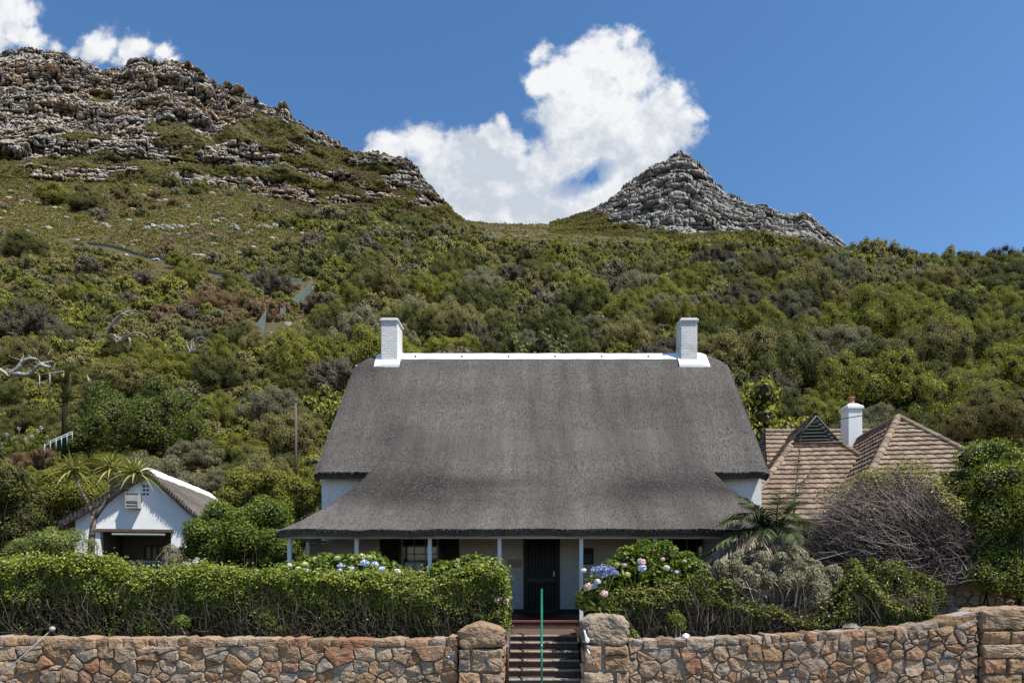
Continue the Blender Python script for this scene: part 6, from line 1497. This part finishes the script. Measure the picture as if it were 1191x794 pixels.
# tall shrub at the edge
tree_c = blob(xat(1168,14.9),15.0,zat(668,14.9),1.0,.55,.6,16,.2,.34,36)+blob(xat(1180,15.2),15.4,zat(590,15.2),1.45,1.1,1.75,40,.28,.5,31)+blob(xat(1150,15.2),15.3,zat(648,15.2),.85,.7,.5,14,.2,.34,32)+blob(12.2,15.6,5.0,1.5,1.1,1.6,20,.35,.55,33)+blob(xat(1155,15.6),15.6,zat(540,15.6),1.0,.7,.7,14,.22,.36,34)+blob(xat(1118,15.8),15.9,zat(565,15.8),.6,.5,.6,10,.18,.3,35)
bush('tall_shrub', 'tall glossy green shrub overhanging the big ashlar pier at the edge', 'shrub', tree_c, 36000, .06, 'leaf_hedge', 73, 60, MAT['twig_dark'], .5, .55, .62, root=(11.2,16.3,1.5), parts=('crown','trunk'), tr=(.05,.008))
# mid ground shrubs between the hedge, the cottage and the house
bush('garden_shrub', 'large rounded leafy green shrub between the small cottage and the veranda', 'shrub', blob(xat(285,19),19.2,zat(622,19),1.75,1.2,1.25,34,.3,.5,41)+blob(xat(232,18.5),18.6,zat(630,18.5),.85,.7,.7,12,.22,.36,42), 16000, .075, 'leaf_hydr', 74, 160, MAT['twig_dark'], .6, .5, .66, root=(-8.2,19.2,1.8))
bush('garden_shrub', 'dense dark green shrub at the edge in front of the aloe', 'shrub', blob(xat(-5,21),21,zat(580,21),1.5,1.2,2.0,34,.3,.5,43)+blob(xat(20,21),20.6,zat(560,21),.6,.6,.9,8,.25,.35,44), 15000, .075, 'leaf_dark', 75, 160, MAT['twig_dark'], .6, .5, .66, root=(-16.8,21,1.8))
bush('garden_shrub', 'low yellow green feathery shrub at the foot of the aloe', 'shrub', blob(xat(75,18),18,zat(630,18),1.1,.8,.5,18,.16,.3,45)+blob(xat(35,18),18,zat(640,18),.8,.7,.45,10,.16,.3,46), 9000, .07, 'strap', 76, 120, MAT['twig_dark'], .22, .6, .5, root=(-12.8,18,1.8))
bush('garden_shrub', 'pale twiggy shrub in front of the porch of the small cottage', 'shrub', blob(xat(205,22),22,zat(646,22),.5,.5,.48,9,.14,.24,47), 2600, .06, 'leaf_silver', 77, 160, MAT['twig'], .3, .6, .4, root=(-11.8,22,1.8))
bush('garden_shrub', 'thin low shrub with scattered pink blooms just over the hedge below the cottage porch', 'shrub', blob(xat(215,16.5),16.5,zat(657,16.5),.7,.4,  .25,6,.07,.12,48), 90, .05, 'petal_pink', 78, 60, MAT['twig'], .8, .6, .0, root=(-8.6,16.5,1.8))
bush('garden_shrub', 'leafy green shrub under the eaves at the sunlit end of the veranda', 'shrub', blob(xat(318,18),18,zat(640,18),.75,.6,.6,12,.2,.32,49), 5200, .07, 'leaf_hydr', 79, 90, MAT['twig_dark'], .6, .5, .6, root=(-7.1,18,1.8))
bush('garden_shrub', 'leafy shrub with pale tips on the bank between the cottage ridge and the thatched eaves', 'shrub', blob(xat(290,24),24.5,zat(575,24),1.7,1.2,1.2,26,.3,.5,50)+blob(xat(335,24),24.5,zat(580,24),1.0,.9,1.1,14,.28,.42,51), 17000, .075, 'leaf_bright', 80, 160, MAT['twig_dark'], .55, .5, .66, root=(-10,24.5,2.0))
bush('garden_shrub', 'bright green shrub on the bank behind the aloe rosettes', 'shrub', blob(xat(70,30),30,zat(575,30),2.3,1.5,1.4,26,.35,.6,52), 11000, .10, 'leaf_bright', 81, 120, MAT['twig_dark'], .55, .5, .66, root=(-21,30,2.5))

bush('garden_shrub', 'dark leafy shrub mass filling the gap behind the bare brown bush and the palm', 'shrub', blob(xat(1035,18.5),18.5,zat(640,18.5),4.3,.9,.95,60,.4,.62,57), 17000, .09, 'leaf_dark', 84, 160, MAT['twig_dark'], .55, .5, .66, root=(8.6,18.5,1.8))
# palm
def palm():
    rng = np.random.default_rng(91); c = np.array([xat(903,15.3),15.3,zat(622,15.3)]); p = empty('palm', (c[0],c[1],1.7), 0, 'low shaggy palm with drooping dark fronds and dead pale ones beside the thatch', 'palm')
    g = Geo(); tube1(g, [(c[0],c[1],1.5),(c[0]+.03,c[1],2.6),(c[0],c[1],c[2])], [.2,.17,.14], 10); child(g.build('trunk', MAT['post_wood']), p)
    specs = [(200,35,1.9,.55,0),(188,12,1.9,.5,0),(172,40,2.0,.6,0),(205,58,1.8,.5,0),(225,50,1.8,.6,0),(250,62,1.8,.5,0),(160,62,1.9,.4,0),(120,60,1.9,.4,0),(280,50,1.6,.6,0),(310,62,1.7,.5,0),(20,50,1.6,.6,0),(60,66,1.9,.3,0),(150,20,1.8,.6,0),(195,-4,1.7,.35,1),(182,2,1.5,.4,1),(215,20,1.5,.6,1),(240,30,1.5,.7,0),(265,28,1.5,.7,0),(180,28,2.0,.75,0),(198,20,1.9,.7,1),(210,-10,1.4,.5,1),(170,8,1.7,.6,0),(230,5,1.4,.6,1),(188,48,2.1,.65,0),(150,45,1.9,.6,0),
             (0,0,0,0,2),(0,0,0,0,3)]
    for (az,el,L,dr,kind) in specs:
        if kind == 2: base = c+np.array([.45,.2,.3]); d = np.array([.10,.05,1.]); L, dr = 2.1,.06
        elif kind == 3: base = c+np.array([.3,.3,.3]); d = np.array([.42,.1,1.]); L, dr = 1.75,.22
        else: base = c; a, e = math.radians(az+rng.normal(0,6)), math.radians(el+rng.normal(0,4)); d = np.array([math.cos(a)*math.cos(e), math.sin(a)*math.cos(e), math.sin(e)])
        d = d/np.linalg.norm(d); n = 26; t = np.linspace(0,1,n); P = base+d*L*t[:,None]; P[:,2] -= dr*L*t**2.1
        dry = kind != 0
        g = Geo(); tubes(g, P[None], (.018*(1-t)+.004)[None], 5, 0, .5)
        T = np.gradient(P,axis=0); T /= np.linalg.norm(T,axis=1,keepdims=True); side = np.cross(T,[0,0,1.]); side /= np.linalg.norm(side,axis=1,keepdims=True)+1e-6; up = np.cross(side,T)
        for k in range(150):
            s = rng.uniform(.08,1); i = min(n-2,int(s*(n-1))); q = P[i]+(P[i+1]-P[i])*(s*(n-1)-i); sg = 1 if k % 2 else -1
            ld = side[i]*sg*.8+T[i]*.75+up[i]*rng.uniform(.05,.4)-np.array([0,0,.25 if not dry else .5]); ll = .42*math.sin(PI*min(.97,s*.8+.18))*rng.uniform(.8,1.15)*(1 if kind != 2 else .55)
            blade(g, q, ld, ll, .032, .3, rng, 4, 0, .2)
        f = child(g.build('frond', MAT['palm_dry' if dry else 'palm_green']), p)
        if dry: f['label'] = 'dead pale frond'
palm()
# tree aloe
def aloe():
    rng = np.random.default_rng(95); Y = 19.5; b = at(106,645,Y); b.z = 1.8; a = empty('tree_aloe', b, 0, 'forked tree aloe with three spiky rosettes in front of the small cottage', 'aloe')
    g = Geo(); J = lambda px,py,dy=0: tuple(at(px,py,Y+dy))
    tube1(g, [tuple(b), J(106,632), J(108,612), J(110,600)], [.11,.09,.08,.075], 10); tube1(g, [J(110,602), J(103,586), J(96,572), J(88,556), J(86,550)], [.06,.05,.045,.042,.042], 9)
    tube1(g, [J(110,602), J(116,594), J(125,582), J(130,570,.1), J(131,552,.1)], [.065,.058,.052,.048,.045], 9); tube1(g, [J(125,583), J(136,574,-.1), J(147,564,-.2), J(155,556,-.2)], [.05,.045,.04,.04], 9)
    child(g.build('trunk', MAT['aloe_trunk']), a)
    for (px,py,dy,n) in ((85,549,0,58),(131,547,.1,62),(158,552,-.2,58)):
        g = Geo(); c = np.array(at(px,py,Y+dy))
        for k in range(n):
            th_ = k*2.4; e = -.25+1.5*(k/n)**.8; d = (math.cos(th_)*math.cos(e), math.sin(th_)*math.cos(e), math.sin(e)+.15); blade(g, c, d, rng.uniform(.75,1.0), .085, .62-.35*k/n+rng.uniform(-.05,.1), rng, 8, 0, .3)
        child(g.build('rosette', MAT['aloe']), a)
aloe()
def paddles(label, px, py, Y, n, hgt, seed, dark):
    rng = np.random.default_rng(seed); b = at(px,py,Y); p = empty('banana_plant', b, 0, label, 'plant')
    g = Geo(); 
    for k in range(4): tube1(g, [tuple(b+Vector((rng.normal(0,.15),rng.normal(0,.15),-2))), tuple(b+Vector((rng.normal(0,.15),0,hgt*.4))), tuple(b+Vector((rng.normal(0,.2),0,hgt*rng.uniform(.7,1.0))))], [.06,.07,.06], 8)
    child(g.build('stem', MAT['twig_dark']), p); g = Geo()
    for k in range(n):
        th_ = rng.uniform(0,6.28); e = rng.uniform(.5,1.3); d = (math.cos(th_)*math.cos(e), math.sin(th_)*math.cos(e), math.sin(e)); blade(g, np.array(b)+np.array([0,0,hgt*rng.uniform(.45,.98)]), d, rng.uniform(.8,1.5), .30, .35, rng, 7, 0, .15)
    child(g.build('leaf', MAT['leaf_dark' if dark else 'leaf_grey']), p)
paddles('dark stemmed banana like plant with paddle leaves above the pale blue stair rail', 77,500,43, 26, 3.4, 5, True)
paddles('low banana like plant with grey green paddle leaves beside the dark stemmed one', 105,466,50, 14, 1.2, 6, False)
# drifts of blue agapanthus on the terraces
for k,(px,py) in enumerate(((8,505),(16,512),(4,516),(30,510),(44,502),(48,497),(38,507),(22,498))):
    rng = np.random.default_rng(700+k); p = at(px,py,38); r = .085; a = empty('agapanthus', (p.x,p.y,p.z-.55), 0, 'pale violet agapanthus in the drift beside the pale blue stair rail', 'flower', 'agapanthus drift on the terrace')
    g = Geo(); n = 60; d = rng.standard_normal((n,3)); d /= np.linalg.norm(d,axis=1,keepdims=True); leaves(g, np.array(p)+d*r, d, r*.4, rng, .6, .7); child(g.build('blossom', MAT['petal_blue']), a)
    g = Geo(); tube1(g, [(p.x,p.y,p.z-.7),(p.x,p.y,p.z)], .012, 5)
    for q in range(40): blade(g, (p.x+rng.normal()*.2,p.y,p.z-.7), (rng.normal(),rng.normal(),1.4), .75, .06, .5, rng)
    child(g.build('stalk', MAT['strap']), a)

# ------------------------------------------------------------------ the car whose aerial reaches into view
def car():
    X0, Y0, z0 = -9.95, 6.15, PAVE-.13; L, Wd = 4.3, 1.7
    c = empty('parked_car', (X0+L/2,Y0+Wd/2,z0), 0, 'parked silver car of which only the thin ball tipped aerial shows at the edge', 'car')
    prof = [(0,.35),(0,.72),(.35,.86),(1.05,.96),(1.75,1.36),(3.55,1.40),(4.15,.98),(4.28,.9),(4.3,.35)]
    prof = [(x, z*.93) for x,z in prof]
    def shell(pts, ya, yb, inset):
        n = len(pts); V = [(X0+x, ya+(inset if z > .95 else 0), z0+z) for x,z in pts]+[(X0+x, yb-(inset if z > .95 else 0), z0+z) for x,z in pts]
        return V, [tuple(range(n)), tuple(range(2*n-1,n-1,-1))]+[(i,n+i,n+(i+1)%n,(i+1)%n) for i in range(n)]
    g = Geo(); V, F = shell(prof, Y0, Y0+Wd, .16); g.add(V, F); child(g.build('body', MAT['car_paint'], bevel=.05), c)
    g = Geo(); 
    for y in (Y0+.10, Y0+Wd-.115): g.add([(X0+1.25,y,z0+.95),(X0+3.9,y,z0+.95),(X0+3.45,y+.05,z0+1.24),(X0+1.8,y+.05,z0+1.24)], np.array([[0,1,2,3]]))
    child(g.build('window', MAT['glass']), c)
    for x in (.8,3.45):
        for y in (Y0-.01, Y0+Wd-.21):
            g = Geo(); a = np.linspace(0,2*PI,29)[:-1]; prof2 = [(.19,0),(.31,.0),(.325,.03),(.325,.19),(.31,.22),(.19,.22)]
            V = np.array([[(X0+x+math.cos(t)*r, y+o, z0+.325+math.sin(t)*r) for t in a] for r,o in prof2]); idx = np.arange(V.shape[0]*28).reshape(-1,28); j = np.roll(idx,-1,1)
            F = np.stack([idx[:-1],j[:-1],j[1:],idx[1:]],-1).reshape(-1,4); g.add(V.reshape(-1,3), F, 0, .5, True); wh = child(g.build('wheel', MAT['rubber']), c)
            g = Geo(); tube1(g, [(X0+x,y+.02,z0+.325),(X0+x,y+.2,z0+.325)], .19, 20); child(g.build('rim', MAT['silver']), wh)
    tipp = at(61,731,7.0); basep = at(-42,824,7.0)
    g = Geo(); tube1(g, [tuple(basep), tuple(tipp)], [.008,.005], 8); an = child(g.build('aerial', MAT['silver']), c)
    bm = bmesh.new(); bmesh.ops.create_uvsphere(bm, u_segments=16, v_segments=10, radius=.027); V = np.array([v.co[:] for v in bm.verts])+np.array(tipp); F = [tuple(v.index for v in f.verts) for f in bm.faces]; bm.free()
    g = Geo(); g.add(V, F, 0, .5, True); child(g.build('aerial_tip', MAT['silver']), an)
    print('aerial foot', tuple(basep))
car()
